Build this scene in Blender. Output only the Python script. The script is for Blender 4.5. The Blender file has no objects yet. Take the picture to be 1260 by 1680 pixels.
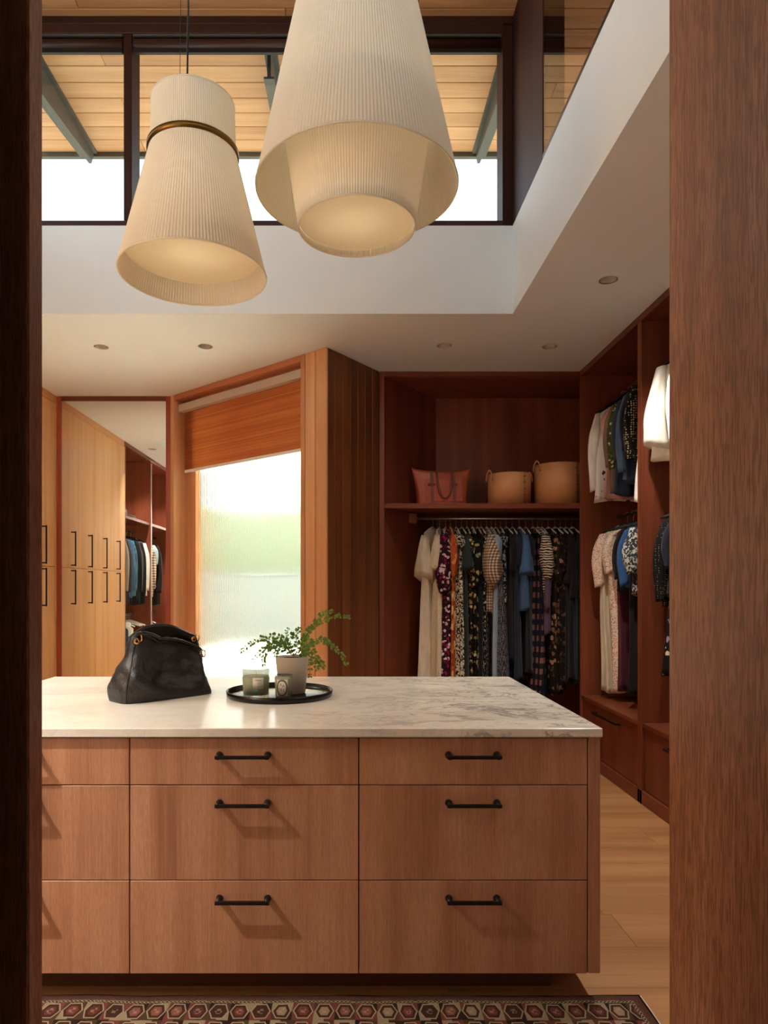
import bpy, bmesh, math, random
from mathutils import Vector, Matrix, noise
scene = bpy.context.scene
COL = scene.collection
R = math.radians
PI = math.pi
random.seed(7)

# ------------------------------------------------------------------ camera
F = 1100.0                                     # focal length in pixels of a 1260x1680 frame
cam_d = bpy.data.cameras.new('camera')
cam = bpy.data.objects.new('camera', cam_d); COL.objects.link(cam)
cam.location = (0, 0, 1.38); cam.rotation_euler = (R(90), 0, 0)
cam_d.sensor_fit = 'VERTICAL'; cam_d.sensor_height = 36.0; cam_d.sensor_width = 27.0
cam_d.lens = 36.0 * F / 1680.0
cam_d.shift_x = 58.0 / 1680.0; cam_d.shift_y = 125.0 / 1680.0
cam_d.clip_start = 0.05; cam_d.clip_end = 400
scene.camera = cam

# ------------------------------------------------------------------ world, sun, exposure
world = bpy.data.worlds.new('world'); scene.world = world; world.use_nodes = True
wn = world.node_tree; wn.nodes.clear()
wo = wn.nodes.new('ShaderNodeOutputWorld'); wb = wn.nodes.new('ShaderNodeBackground')
wtc = wn.nodes.new('ShaderNodeTexCoord'); wsx = wn.nodes.new('ShaderNodeSeparateXYZ')
wr = wn.nodes.new('ShaderNodeValToRGB')
wr.color_ramp.elements[0].position = 0.0; wr.color_ramp.elements[0].color = (0.93, 0.97, 1.0, 1)
wr.color_ramp.elements[1].position = 0.7; wr.color_ramp.elements[1].color = (0.70, 0.86, 1.0, 1)
wn.links.new(wtc.outputs['Generated'], wsx.inputs[0]); wn.links.new(wsx.outputs['Z'], wr.inputs[0])
wn.links.new(wr.outputs[0], wb.inputs['Color']); wb.inputs['Strength'].default_value = 0.9
wn.links.new(wb.outputs[0], wo.inputs['Surface'])

sun_d = bpy.data.lights.new('sun', 'SUN'); sun_d.energy = 13.0; sun_d.angle = R(3); sun_d.color = (1.0, 0.96, 0.90)
sun = bpy.data.objects.new('sun', sun_d); COL.objects.link(sun)
sun.rotation_euler = (R(-38), 0, R(10))        # high, from beyond the window: lights the low roof and the paving, kept off the glass by the eaves

scene.view_settings.view_transform = 'Standard'
scene.view_settings.look = 'None'
scene.view_settings.gamma = 1.0
scene.view_settings.use_curve_mapping = False
scene.view_settings.exposure = 1.95
LAMP_DIM, PEND_W = 2.0, 0.30
LAMP_ON = [14.0, 8.0, 45.0, 45.0, 140.0, 30.0]        # five unseen lamps added to brighten the room, then one real lamp                      # the recessed lamps and the pendants
scene.cycles.use_denoising = True
scene.cycles.max_bounces = 12
scene.cycles.diffuse_bounces = 6
scene.cycles.transparent_max_bounces = 16
scene.cycles.sample_clamp_indirect = 8

# ------------------------------------------------------------------ node helpers
def rgb(r, g, b):
    f = lambda c: ((c / 255.0) / 12.92) if c <= 10.3 else (((c / 255.0) + 0.055) / 1.055) ** 2.4
    return (f(r), f(g), f(b), 1.0)

class M:
    """one node material"""
    def __init__(self, name, rough=0.5, spec=0.5):
        self.m = bpy.data.materials.new(name); self.m.use_nodes = True
        self.nt = self.m.node_tree; self.b = self.nt.nodes['Principled BSDF']; self.o = self.nt.nodes['Material Output']
        self.b.inputs['Roughness'].default_value = rough
        self.b.inputs['Specular IOR Level'].default_value = spec
        self._p = None
    def n(self, typ, **kw):
        nd = self.nt.nodes.new('ShaderNode' + typ)
        for k, v in kw.items():
            if k.startswith('_'): setattr(nd, k[1:], v)
            else: self.put(nd.inputs[int(k[1:]) if k[0] == 'i' and k[1:].isdigit() else k], v)
        return nd
    def put(self, sock, v):
        if isinstance(v, bpy.types.NodeSocket): self.nt.links.new(v, sock)
        else: sock.default_value = v
    def pos(self, scale=(1, 1, 1), rand=True, loc=(0, 0, 0), turn=0):
        tc = self.n('TexCoord')
        v = tc.outputs['Object']
        if rand:
            oi = self.n('ObjectInfo')
            mu = self.n('VectorMath', _operation='SCALE', i0=(17.0, 9.0, 23.0)); self.put(mu.inputs['Scale'], oi.outputs['Random'])
            v = self.n('VectorMath', _operation='ADD', i0=v, i1=mu.outputs[0]).outputs[0]
        mp = self.n('Mapping', Vector=v); mp.inputs['Scale'].default_value = scale; mp.inputs['Location'].default_value = loc; mp.inputs['Rotation'].default_value = (0, 0, R(turn))
        return mp.outputs[0]
    def noise(self, vec, scale, detail=3, rough=0.55, dist=0.0):
        nd = self.n('TexNoise', Vector=vec, Scale=scale, Detail=detail, Roughness=rough, Distortion=dist)
        return nd.outputs['Fac']
    def ramp(self, fac, stops, interp='LINEAR'):
        nd = self.n('ValToRGB', Fac=fac); cr = nd.color_ramp; cr.interpolation = interp
        while len(cr.elements) < len(stops): cr.elements.new(0.5)
        for e, (p, c) in zip(cr.elements, stops):
            e.position = p; e.color = c if len(c) == 4 else (*c, 1)
        return nd.outputs[0]
    def math(self, op, a, b=0.0, c=0.0):
        return self.n('Math', _operation=op, i0=a, i1=b, i2=c).outputs[0]
    def mix(self, fac, a, b, mode='MIX'):
        nd = self.n('Mix', _data_type='RGBA', _blend_type=mode)
        self.put(nd.inputs[0], fac); self.put(nd.inputs[6], a); self.put(nd.inputs[7], b)
        return nd.outputs[2]
    def bump(self, h, strength=0.2, dist=0.002):
        nd = self.n('Bump', Height=h, Strength=strength, Distance=dist)
        self.put(self.b.inputs['Normal'], nd.outputs[0])
    def color(self, c): self.put(self.b.inputs['Base Color'], c)

G = (1, 1, 1)
def wood(name, dark, mid, light, axis='z', fine=1.0, rough=0.42, streak=1.0, vary=0.10, spec=0.4, pores=0.0):
    m = M(name, rough, spec)
    k = {'x': (0.05, 1, 1), 'y': (1, 0.05, 1), 'z': (1, 1, 0.05)}[axis]
    v = m.pos(k)
    broad = m.noise(v, 7.0 * streak, 3, 0.5, 0.3)
    k2 = {'x': (0.018, 1, 1), 'y': (1, 0.018, 1), 'z': (1, 1, 0.018)}[axis]
    fn = m.noise(m.pos(k2), 170.0 * fine, 4, 0.65)
    s = m.math('ADD', m.math('MULTIPLY', broad, 0.62), m.math('MULTIPLY', fn, 0.38))
    c = m.ramp(s, [(0.30, dark), (0.50, mid), (0.68, light)])
    if pores:
        k3 = {'x': (0.07, 1, 1), 'y': (1, 0.07, 1), 'z': (1, 1, 0.07)}[axis]
        pf = m.ramp(m.noise(m.pos(k3), 420.0, 2, 0.6), [(0.40, (1, 1, 1)), (0.56, (0, 0, 0))])
        c = m.mix(m.math('MULTIPLY', pf, pores), c, dark)
    oi = m.n('ObjectInfo').outputs['Random']
    br = m.math('ADD', m.math('MULTIPLY', oi, 2 * vary), 1.0 - vary)
    hsv = m.n('HueSaturation', Value=br, Color=c)
    m.color(hsv.outputs[0]); m.bump(fn, 0.12, 0.001)
    return m.m

def plain(name, c, rough=0.5, spec=0.5, metal=0.0, vary=0.0, scale=40):
    m = M(name, rough, spec); m.b.inputs['Metallic'].default_value = metal
    if vary:
        f = m.noise(m.pos(), scale, 4)
        m.color(m.ramp(f, [(0.25, tuple(x * (1 - vary) for x in c[:3])), (0.75, tuple(min(1, x * (1 + vary)) for x in c[:3]))]))
        m.bump(f, 0.08, 0.001)
    else: m.color(c)
    return m.m

MAT = {}
# tones of closets, pillar, trim and cabinets carry the light and shade on them
MAT['closet']   = wood('closet_timber', rgb(92, 44, 27), rgb(122, 62, 40), rgb(142, 78, 53), 'z', 0.9, 0.38)
MAT['closet_x'] = wood('closet_timber_across', rgb(92, 44, 27), rgb(122, 62, 40), rgb(142, 78, 53), 'x', 0.9, 0.38)
MAT['closet_y'] = wood('closet_timber_lengthwise', rgb(92, 44, 27), rgb(122, 62, 40), rgb(142, 78, 53), 'y', 0.9, 0.38)
MAT['honey']    = wood('honey_veneer', rgb(204, 148, 90), rgb(222, 170, 112), rgb(232, 184, 128), 'z', 1.0, 0.45, 1.2, 0.02)
MAT['honey_y']  = wood('honey_veneer_lengthwise', rgb(190, 130, 78), rgb(208, 150, 98), rgb(220, 166, 114), 'y', 1.0, 0.45, 1.2, 0.03)
MAT['island']   = wood('island_veneer', rgb(150, 98, 69), rgb(187, 134, 101), rgb(205, 156, 124), 'z', 1.1, 0.42, 1.3, 0.05, pores=0.35)
MAT['fir']      = wood('fir_board', rgb(176, 118, 78), rgb(206, 150, 106), rgb(222, 172, 128), 'z', 0.8, 0.38, 1.0, 0.08)
MAT['fir_x']    = wood('fir_trim_across', rgb(160, 92, 60), rgb(190, 118, 80), rgb(206, 138, 98), 'x', 0.8, 0.36)
MAT['redtrim']  = wood('red_trim', rgb(120, 50, 28), rgb(156, 72, 42), rgb(176, 90, 54), 'z', 0.8, 0.38)
MAT['pillar']   = wood('pillar_board', rgb(92, 50, 26), rgb(124, 72, 40), rgb(146, 90, 52), 'z', 0.8, 0.30, 0.8, 0.12)
MAT['jamb']     = wood('jamb_walnut', rgb(120, 80, 64), rgb(186, 138, 116), rgb(216, 172, 150), 'z', 0.7, 0.40, 1.4, 0.02, pores=0.7)
MAT['darkwood'] = wood('dark_window_timber', rgb(34, 15, 10), rgb(52, 24, 16), rgb(68, 34, 24), 'x', 0.8, 0.4)
MAT['darkpost'] = wood('dark_post_timber', rgb(34, 15, 10), rgb(52, 24, 16), rgb(68, 34, 24), 'z', 0.8, 0.6, spec=0.2)
MAT['soffit']   = wood('cedar_lining', rgb(176, 122, 78), rgb(204, 156, 110), rgb(220, 176, 130), 'x', 0.8, 0.5, 1.0, 0.07)
MAT['floor']    = wood('oak_floor', rgb(156, 104, 64), rgb(182, 130, 84), rgb(198, 148, 102), 'x', 0.7, 0.38, 0.9, 0.07)
MAT['gap']      = plain('dark_joint', rgb(26, 14, 9), 0.9, 0.1)
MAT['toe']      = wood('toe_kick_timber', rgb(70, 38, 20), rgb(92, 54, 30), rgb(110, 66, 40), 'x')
MAT['paint']    = plain('warm_white_paint', rgb(226, 233, 236), 0.9, 0.2, 0, 0.012, 3)
MAT['cream']    = plain('cream_render', rgb(238, 228, 206), 0.9, 0.2)
MAT['bronze']   = plain('dark_bronze_metal', rgb(40, 32, 28), 0.42, 0.5, 0.6, 0.1, 30)
MAT['steel']    = plain('weathered_steel', rgb(86, 86, 80), 0.55, 0.5, 0.4, 0.12, 12)
MAT['chrome']   = plain('brushed_nickel', rgb(200, 196, 190), 0.28, 0.5, 1.0)
MAT['black']    = plain('black_metal', rgb(20, 17, 16), 0.45, 0.5, 0.3, 0.05)
MAT['brass']    = plain('aged_brass', rgb(120, 88, 42), 0.35, 0.5, 1.0, 0.08)
MAT['gold']     = plain('polished_gold', rgb(224, 172, 98), 0.22, 0.5, 1.0)
MAT['white']    = plain('white_plastic', rgb(232, 230, 224), 0.4)
MAT['blind']    = plain('grey_cassette', rgb(196, 184, 172), 0.6)
MAT['soil']     = plain('potting_soil', rgb(48, 32, 22), 0.95, 0.1, 0, 0.4, 90)
MAT['gravel']   = plain('pale_roof_gravel', rgb(112, 109, 100), 0.95, 0.1, 0, 0.12, 20)
MAT['paving']   = plain('pale_paving', rgb(238, 232, 218), 0.9, 0.2, 0, 0.04, 2)

def mk_mirror():
    m = M('silvered_mirror', 0.0); m.b.inputs['Metallic'].default_value = 1.0; m.color((0.93, 0.93, 0.90, 1)); return m.m
MAT['mirror'] = mk_mirror()

def mk_pane(name, tint):
    m = M(name); nt = m.nt; nt.nodes.remove(m.b)
    tr = m.n('BsdfTransparent', Color=tint); gl = m.n('BsdfGlossy', Color=(1, 1, 1, 1), Roughness=0.0)
    lw = m.n('LayerWeight', Blend=0.5)                     # Schlick reflectance, alike on both faces of the pane
    f2 = m.math('ADD', m.math('MULTIPLY', m.math('POWER', lw.outputs['Facing'], 5.0), 0.95), 0.05)
    mx = m.n('MixShader', Fac=f2, i1=tr.outputs[0], i2=gl.outputs[0])
    nt.links.new(mx.outputs[0], m.o.inputs[0]); return m.m
MAT['pane'] = mk_pane('clear_window_glass', (0.92, 0.95, 0.95, 1))
MAT['pane_tint'] = mk_pane('bronze_tinted_glass', (0.50, 0.44, 0.40, 1))
def mk_reeded():
    m = M('reeded_glass'); nt = m.nt; nt.nodes.remove(m.b)
    g = m.n('BsdfGlass', Color=(0.93, 0.95, 0.91, 1), Roughness=0.06, IOR=1.45)
    tr = m.n('BsdfTransparent', Color=(0.90, 0.93, 0.88, 1))
    mx = m.n('MixShader', Fac=0.25, i1=g.outputs[0], i2=tr.outputs[0])
    nt.links.new(mx.outputs[0], m.o.inputs[0]); return m.m
MAT['reeded'] = mk_reeded()
def mk_glassware():
    m = M('candle_glass'); nt = m.nt; nt.nodes.remove(m.b)
    g = m.n('BsdfGlass', Color=(0.97, 1.0, 0.98, 1), Roughness=0.0, IOR=1.45)
    tr = m.n('BsdfTransparent', Color=(0.96, 0.99, 0.97, 1))
    mx = m.n('MixShader', Fac=0.5, i1=g.outputs[0], i2=tr.outputs[0])
    nt.links.new(mx.outputs[0], m.o.inputs[0]); return m.m
MAT['glassware'] = mk_glassware()
def mk_shade(name, c, trans):
    m = M(name, 0.9, 0.1); nt = m.nt; m.color(c)
    t = m.n('BsdfTranslucent', Color=c)
    mx = m.n('MixShader', Fac=trans, i1=m.b.outputs[0], i2=t.outputs[0])
    nt.links.new(mx.outputs[0], m.o.inputs[0]); return m.m
MAT['shade'] = mk_shade('pleated_ivory_silk', rgb(246, 239, 224), 0.40)
MAT['shade_in'] = mk_shade('pleated_ivory_silk_inner', rgb(246, 239, 224), 0.40)
MAT['diffuser'] = mk_shade('frosted_diffuser', rgb(244, 234, 212), 0.5)
def mk_marble():
    m = M('white_marble', 0.20, 0.5)
    p = m.pos((0.9, 1.7, 1), False, (0, 0, 0), 35)
    w = m.n('TexNoise', Vector=p, Scale=1.6, Detail=5, Roughness=0.6)
    d = m.n('VectorMath', _operation='SCALE', i0=w.outputs['Color']); d.inputs['Scale'].default_value = 0.9
    q = m.n('VectorMath', _operation='ADD', i0=p, i1=d.outputs[0]).outputs[0]
    def vein(scale, width, dist):
        f = m.noise(q, scale, 6, 0.62, dist)
        a = m.math('ABSOLUTE', m.math('SUBTRACT', f, 0.5))
        return m.ramp(a, [(0.0, (1, 1, 1)), (width, (0, 0, 0))])
    # the veining gathers towards the right-hand end of the slab
    sx = m.n('SeparateXYZ', Vector=m.pos(G, False)).outputs['X']
    side = m.ramp(m.math('ADD', sx, m.math('MULTIPLY', m.noise(p, 2.5, 3), 0.8)), [(0.25, (0.12, 0.12, 0.12)), (0.95, (1, 1, 1))])
    v1 = m.math('MULTIPLY', vein(1.9, 0.03, 1.2), side)
    v2 = m.math('MULTIPLY', vein(5.0, 0.028, 0.8), side)
    cloud = m.ramp(m.noise(q, 2.2, 4), [(0.35, rgb(222, 214, 200)), (0.62, rgb(238, 232, 220))])
    c = m.mix(m.math('MULTIPLY', v1, 0.8), cloud, rgb(134, 128, 126))
    c = m.mix(m.math('MULTIPLY', v2, 0.4), c, rgb(150, 140, 130))
    m.color(c); return m.m
MAT['marble'] = mk_marble()
def leather(name, c, rough=0.4, grain=220, depth=0.25, vary=0.18, folds=0, foldh=6.0):
    m = M(name, rough, 0.5)
    vo = m.n('TexVoronoi', Vector=m.pos(), Scale=grain, _feature='DISTANCE_TO_EDGE').outputs[0]
    f = m.noise(m.pos(), 9, 4)
    m.color(m.ramp(f, [(0.3, tuple(x * (1 - vary) for x in c[:3])), (0.7, tuple(min(1, x * (1 + vary)) for x in c[:3]))]))
    h = m.math('ADD', m.math('MULTIPLY', vo, 0.6), m.math('MULTIPLY', m.noise(m.pos(), folds, 3, 0.5, 0.6), foldh)) if folds else vo
    m.bump(h, depth, 0.0015 if not folds else 0.004); return m.m
MAT['bag'] = leather('black_grained_leather', rgb(34, 29, 28), 0.40, 160, 0.55, 0.18, 13, 5.0)
MAT['bag_edge'] = leather('black_smooth_leather', rgb(30, 26, 25), 0.3, 400, 0.1)
MAT['tote'] = leather('chestnut_leather', rgb(168, 76, 44), 0.38, 260, 0.12)
MAT['tote_strap'] = leather('brown_strap_leather', rgb(124, 56, 34), 0.4, 260, 0.1)
MAT['bin'] = leather('tan_saddle_leather', rgb(206, 142, 92), 0.55, 300, 0.06, 0.1)
MAT['stitch'] = plain('dark_lacing', rgb(70, 34, 22), 0.7)

MAT['tray'] = plain('dark_bronze_tray', rgb(36, 30, 27), 0.25, 0.5, 0.5, 0.06)
MAT['pot'] = plain('stone_glaze', rgb(196, 182, 164), 0.6, 0.4, 0, 0.04, 30)
MAT['stem'] = plain('plant_stem', rgb(104, 96, 48), 0.6)
def mk_leaf():
    m = M('green_leaf', 0.45, 0.4); c = m.ramp(m.noise(m.pos(), 60, 2), [(0.3, rgb(58, 98, 34)), (0.7, rgb(112, 150, 62))]); m.color(c)
    t = m.n('BsdfTranslucent', Color=rgb(140, 180, 70)); mx = m.n('MixShader', Fac=0.35, i1=m.b.outputs[0], i2=t.outputs[0]); m.nt.links.new(mx.outputs[0], m.o.inputs[0]); return m.m
MAT['leaf'] = mk_leaf()
def mk_wax():
    m = M('cream_wax', 0.5, 0.4); m.color(rgb(240, 230, 200)); m.b.inputs['Subsurface Weight'].default_value = 0.6
    m.b.inputs['Subsurface Radius'].default_value = (0.03, 0.026, 0.018); return m.m
MAT['wax'] = mk_wax()
MAT['paper'] = plain('label_paper', rgb(228, 218, 200), 0.8)
MAT['print'] = plain('black_print', rgb(42, 36, 34), 0.8)

# ------------------------------------------------------------------ mesh helpers
class B:
    """collects shapes for ONE mesh object"""
    def __init__(self): self.v = []; self.f = []; self.sm = []
    def add(self, vs, fs, smooth=False):
        o = len(self.v); self.v += [tuple(p) for p in vs]
        self.f += [tuple(i + o for i in f) for f in fs]; self.sm += [smooth] * len(fs); return self
    def box(self, x0, x1, y0, y1, z0, z1, b=0.0):
        if b <= 0:
            vs = [(x, y, z) for z in (z0, z1) for y in (y0, y1) for x in (x0, x1)]
            return self.add(vs, [(0, 2, 3, 1), (4, 5, 7, 6), (0, 1, 5, 4), (2, 6, 7, 3), (0, 4, 6, 2), (1, 3, 7, 5)])
        bm = bmesh.new(); bmesh.ops.create_cube(bm, size=1)
        for v in bm.verts:
            v.co = Vector((x0 + (v.co.x + .5) * (x1 - x0), y0 + (v.co.y + .5) * (y1 - y0), z0 + (v.co.z + .5) * (z1 - z0)))
        b = min(b, 0.45 * min(abs(x1 - x0), abs(y1 - y0), abs(z1 - z0)))
        bmesh.ops.bevel(bm, geom=bm.edges[:], offset=b, segments=1, affect='EDGES')
        bm.verts.index_update()
        self.add([v.co[:] for v in bm.verts], [[v.index for v in f.verts] for f in bm.faces]); bm.free(); return self
    def lathe(self, prof, n=32, c=(0, 0, 0), cap0=True, cap1=True, smooth=True, ax='z'):
        vs = []; fs = []
        for r, z in prof:
            for i in range(n):
                a = 2 * PI * i / n
                p = (r * math.cos(a), r * math.sin(a), z)
                if ax == 'x': p = (p[2], p[0], p[1])
                if ax == 'y': p = (p[1], p[2], p[0])
                vs.append((p[0] + c[0], p[1] + c[1], p[2] + c[2]))
        for k in range(len(prof) - 1):
            for i in range(n):
                j = (i + 1) % n
                fs.append((k * n + i, k * n + j, (k + 1) * n + j, (k + 1) * n + i))
        self.add(vs, fs, smooth)
        o = len(self.v) - len(vs)
        if cap0: self.f.append(tuple(o + i for i in reversed(range(n)))); self.sm.append(False)
        if cap1: self.f.append(tuple(o + (len(prof) - 1) * n + i for i in range(n))); self.sm.append(False)
        return self
    def tube(self, pts, r, n=8, caps=True, flat=None):
        pts = [Vector(p) for p in pts]; m = len(pts)
        rs = r if isinstance(r, (list, tuple)) else [r] * m
        vs = []; fs = []; up = None
        for i, p in enumerate(pts):
            t = (pts[min(i + 1, m - 1)] - pts[max(i - 1, 0)])
            t = t.normalized() if t.length > 1e-9 else Vector((0, 0, 1))
            if up is None: up = Vector((0, 0, 1)) if abs(t.z) < 0.9 else Vector((1, 0, 0))
            u = (up - t * up.dot(t))
            u = u.normalized() if u.length > 1e-6 else Vector((1, 0, 0)); w = t.cross(u); up = u
            for k in range(n):
                a = 2 * PI * k / n
                q = u * (math.cos(a) * rs[i] * (flat or 1)) + w * (math.sin(a) * rs[i])
                vs.append(p + q)
        for i in range(m - 1):
            for k in range(n):
                j = (k + 1) % n
                fs.append((i * n + k, i * n + j, (i + 1) * n + j, (i + 1) * n + k))
        if caps: fs += [tuple(reversed(range(n))), tuple((m - 1) * n + k for k in range(n))]
        return self.add(vs, fs, True)
    def prism(self, poly, z0, z1):
        n = len(poly)
        vs = [(x, y, z0) for x, y in poly] + [(x, y, z1) for x, y in poly]
        fs = [tuple(reversed(range(n))), tuple(range(n, 2 * n))]
        fs += [(i, (i + 1) % n, n + (i + 1) % n, n + i) for i in range(n)]
        return self.add(vs, fs)
    def torus(self, c, R0, r0, ax='z', n=32, m=8):
        vs = []; fs = []
        for i in range(n):
            a = 2 * PI * i / n
            for k in range(m):
                b = 2 * PI * k / m
                rr = R0 + r0 * math.cos(b); p = (rr * math.cos(a), rr * math.sin(a), r0 * math.sin(b))
                if ax == 'x': p = (p[2], p[0], p[1])
                if ax == 'y': p = (p[1], p[2], p[0])
                vs.append((p[0] + c[0], p[1] + c[1], p[2] + c[2]))
        for i in range(n):
            for k in range(m):
                i2 = (i + 1) % n; k2 = (k + 1) % m
                fs.append((i * m + k, i2 * m + k, i2 * m + k2, i * m + k2))
        return self.add(vs, fs, True)
    def mesh(self, name, mat):
        me = bpy.data.meshes.new(name); me.from_pydata(self.v, [], self.f)
        me.polygons.foreach_set('use_smooth', self.sm)
        if mat is not None: me.materials.append(MAT[mat] if isinstance(mat, str) else mat)
        bm = bmesh.new(); bm.from_mesh(me); bmesh.ops.recalc_face_normals(bm, faces=bm.faces[:]); bm.to_mesh(me); bm.free()
        me.update(); return me
    def build(self, name, mat, parent=None, loc=None, rz=0.0, label=None):
        return put(name, self.mesh(name, mat), parent, loc, rz, label)

def put(name, me, parent=None, loc=None, rz=0.0, label=None):
    o = bpy.data.objects.new(name, me); COL.objects.link(o)
    if parent is not None: o.parent = parent
    if loc is not None: o.location = loc
    if rz: o.rotation_euler = (0, 0, rz)
    if label: o['label'] = label
    return o
def tag(o, label, cat=None, group=None, kind=None):
    if label: o['label'] = label
    if cat: o['category'] = cat
    if group: o['group'] = group
    if kind: o['kind'] = kind
    return o
def thing(name, label, cat, loc=(0, 0, 0), rz=0.0, group=None):
    o = bpy.data.objects.new(name, None); COL.objects.link(o); o.empty_display_size = 0.1
    o.location = loc; o.rotation_euler = (0, 0, rz)
    return tag(o, label, cat, group)
def struct(name, label, loc=(0, 0, 0), rz=0.0, cat=None):
    o = bpy.data.objects.new(name, None); COL.objects.link(o); o.empty_display_size = 0.1
    o.location = loc; o.rotation_euler = (0, 0, rz)
    return tag(o, label, cat, None, 'structure')
def bx(name, x0, x1, y0, y1, z0, z1, mat, parent=None, b=0.0, label=None):
    return B().box(x0, x1, y0, y1, z0, z1, b).build(name, mat, parent, label=label)
def solid(o, t, off=0.0):
    md = o.modifiers.new('thickness', 'SOLIDIFY'); md.thickness = t; md.offset = off; return o
def point(name, parent, loc, power, col, radius):
    d = bpy.data.lights.new(name, 'POINT'); d.energy = power; d.color = col; d.shadow_soft_size = radius
    o = bpy.data.objects.new(name, d); COL.objects.link(o); o.parent = parent; o.location = loc; return o
def spot(name, parent, loc, power, col, angle, blend=0.6):
    d = bpy.data.lights.new(name, 'SPOT'); d.energy = power; d.color = col; d.spot_size = R(angle); d.spot_blend = blend; d.shadow_soft_size = 0.04
    o = bpy.data.objects.new(name, d); COL.objects.link(o); o.parent = parent; o.location = loc; return o
# ================================================================== THE SETTING
ZC, ZR, ZT = 3.136, 3.70, 5.035                # low ceiling, top of the light well, lining of the upper roof
OX0, OX1, OY0, OY1 = -2.30, 1.05, 1.15, 4.29   # light well
DOWN = [(1.48, 2.75), (1.48, 1.70), (-2.48, 3.82), (-2.48, 2.75), (-2.48, 1.35), (1.48, 3.82), (0.692, 4.85), (1.46, 4.87), (-1.80, 4.88), (-1.04, 4.87)]

# ---- floor of wide oak planks
floor = struct('floor', 'wide honey oak plank floor running across the dressing room')
bx('subfloor', -3.4, 2.6, -2.6, 6.35, -0.08, -0.021, 'gap', floor)
PW = 0.26; y = 0.237 - 11 * PW; row = 0
while y < 6.3:
    xs = [-3.35 + (row * 0.83) % 1.9]
    if abs(y - 2.577) < 0.02: xs = [-3.0, -0.95]; xs.append(1.11)
    else:
        while xs[-1] < 2.5: xs.append(xs[-1] + 2.05)
    cuts = [-3.38] + [c for c in xs if -3.2 < c < 2.45] + [2.58]
    for a, b in zip(cuts[:-1], cuts[1:]):
        bx('plank', a + 0.0006, b - 0.0006, y + 0.0006, y + PW - 0.0006, -0.021, 0.0, 'floor', floor, 0.0007)
    y += PW; row += 1

# ---- low ceiling with the light well and the holes of the recessed lamps
def make_ceiling():
    bm = bmesh.new()
    def loop(pts, z):
        vs = [bm.verts.new((x, y, z)) for x, y in pts]
        return vs, [bm.edges.new((vs[i], vs[(i + 1) % len(vs)])) for i in range(len(vs))]
    edges = []
    v, e = loop([(-3.4, 0.95), (2.6, 0.95), (2.6, 6.2), (-3.4, 6.2)], ZC); edges += e
    wv, e = loop([(OX0, OY0), (OX1, OY0), (OX1, OY1), (OX0, OY1)], ZC); edges += e
    for cx, cy in DOWN:
        v, e = loop([(cx + 0.046 * math.cos(2 * PI * i / 24), cy + 0.046 * math.sin(2 * PI * i / 24)) for i in range(24)], ZC); edges += e
    bmesh.ops.triangle_fill(bm, use_beauty=True, use_dissolve=False, edges=edges, normal=(0, 0, -1))
    up = [bm.verts.new((p.co.x, p.co.y, ZR)) for p in wv]
    out = [bm.verts.new((p.co.x + (0.1 if p.co.x > 0 else -0.1), p.co.y + (0.1 if p.co.y > 2 else -0.1), ZR)) for p in wv]
    for i in range(4):
        j = (i + 1) % 4
        bm.faces.new((wv[i], wv[j], up[j], up[i])); bm.faces.new((up[i], up[j], out[j], out[i]))
    me = bpy.data.meshes.new('ceiling'); bm.to_mesh(me); bm.free(); me.materials.append(MAT['paint'])
    return me
ceiling = tag(put('ceiling', make_ceiling()), 'warm white painted ceiling with a square light well', None, None, 'structure')

# ---- roof over the low ceiling (pale gravel) and porch lining outside the window
roof = B()
for x0, x1, y0, y1 in ((-6, OX0 - 0.1, -1, 8.95), (OX1 + 0.1, 4.2, -1, 8.95), (OX0 - 0.1, OX1 + 0.1, OY1 + 0.1, 8.95), (OX0 - 0.1, OX1 + 0.1, -1, OY0 - 0.1)):
    roof.box(x0, x1, y0, y1, 3.24, 3.64)
tag(roof.build('low_roof', 'gravel'), 'flat gravelled roof around the light well', None, None, 'structure')
porch = B().prism([(-1.436, 6.359), (-0.14, 5.257), (0.05, 5.56), (0.61, 6.25), (4.2, 6.25), (4.2, 8.95), (-6, 8.95), (-6, 6.359)], 2.98, 3.239)
tag(porch.build('porch_ceiling', 'cream'), 'cream soffit of the porch beyond the reeded window', None, None, 'structure')

# ---- outside ground, hedge bank and hillside
def mk_grass(name, a, b):
    m = M(name, 0.95, 0.1); m.color(m.ramp(m.noise(m.pos(), 1.3, 5), [(0.3, a), (0.7, b)])); return m.m
MAT['grass'] = mk_grass('pale_summer_grass', rgb(60, 68, 48), rgb(74, 82, 60))
MAT['drygrass'] = mk_grass('dry_grass_bank', rgb(64, 68, 62), rgb(76, 79, 73))
tag(bx('ground', -60, 60, 6.36, 17, -0.30, -0.12, 'paving'), 'pale paving of the terrace outside the window', None, None, 'structure')
def bank_mesh(y0, y1, z0, z1, amp, mat, name, label):
    vs = []; fs = []; nx, ny = 60, 10
    for j in range(ny + 1):
        for i in range(nx + 1):
            x = -60 + 120 * i / nx; t = j / ny; yy = y0 + (y1 - y0) * t
            vs.append((x, yy, z0 + (z1 - z0) * t ** 0.8 + amp * noise.noise((x * 0.13, yy * 0.2, 3.1)) * min(1, t * 3)))
    for j in range(ny):
        for i in range(nx):
            a = j * (nx + 1) + i; fs.append((a, a + 1, a + nx + 2, a + nx + 1))
    tag(B().add(vs, fs, True).build(name, mat), label, None, None, 'structure')
bank_mesh(17, 30, -0.13, 2.2, 0.5, 'drygrass', 'bank', 'dry pale bank beyond the terrace')
bank_mesh(29, 60, 2.0, 8.6, 0.8, 'grass', 'hillside', 'hazy green hillside beyond the reeded window')

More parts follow.
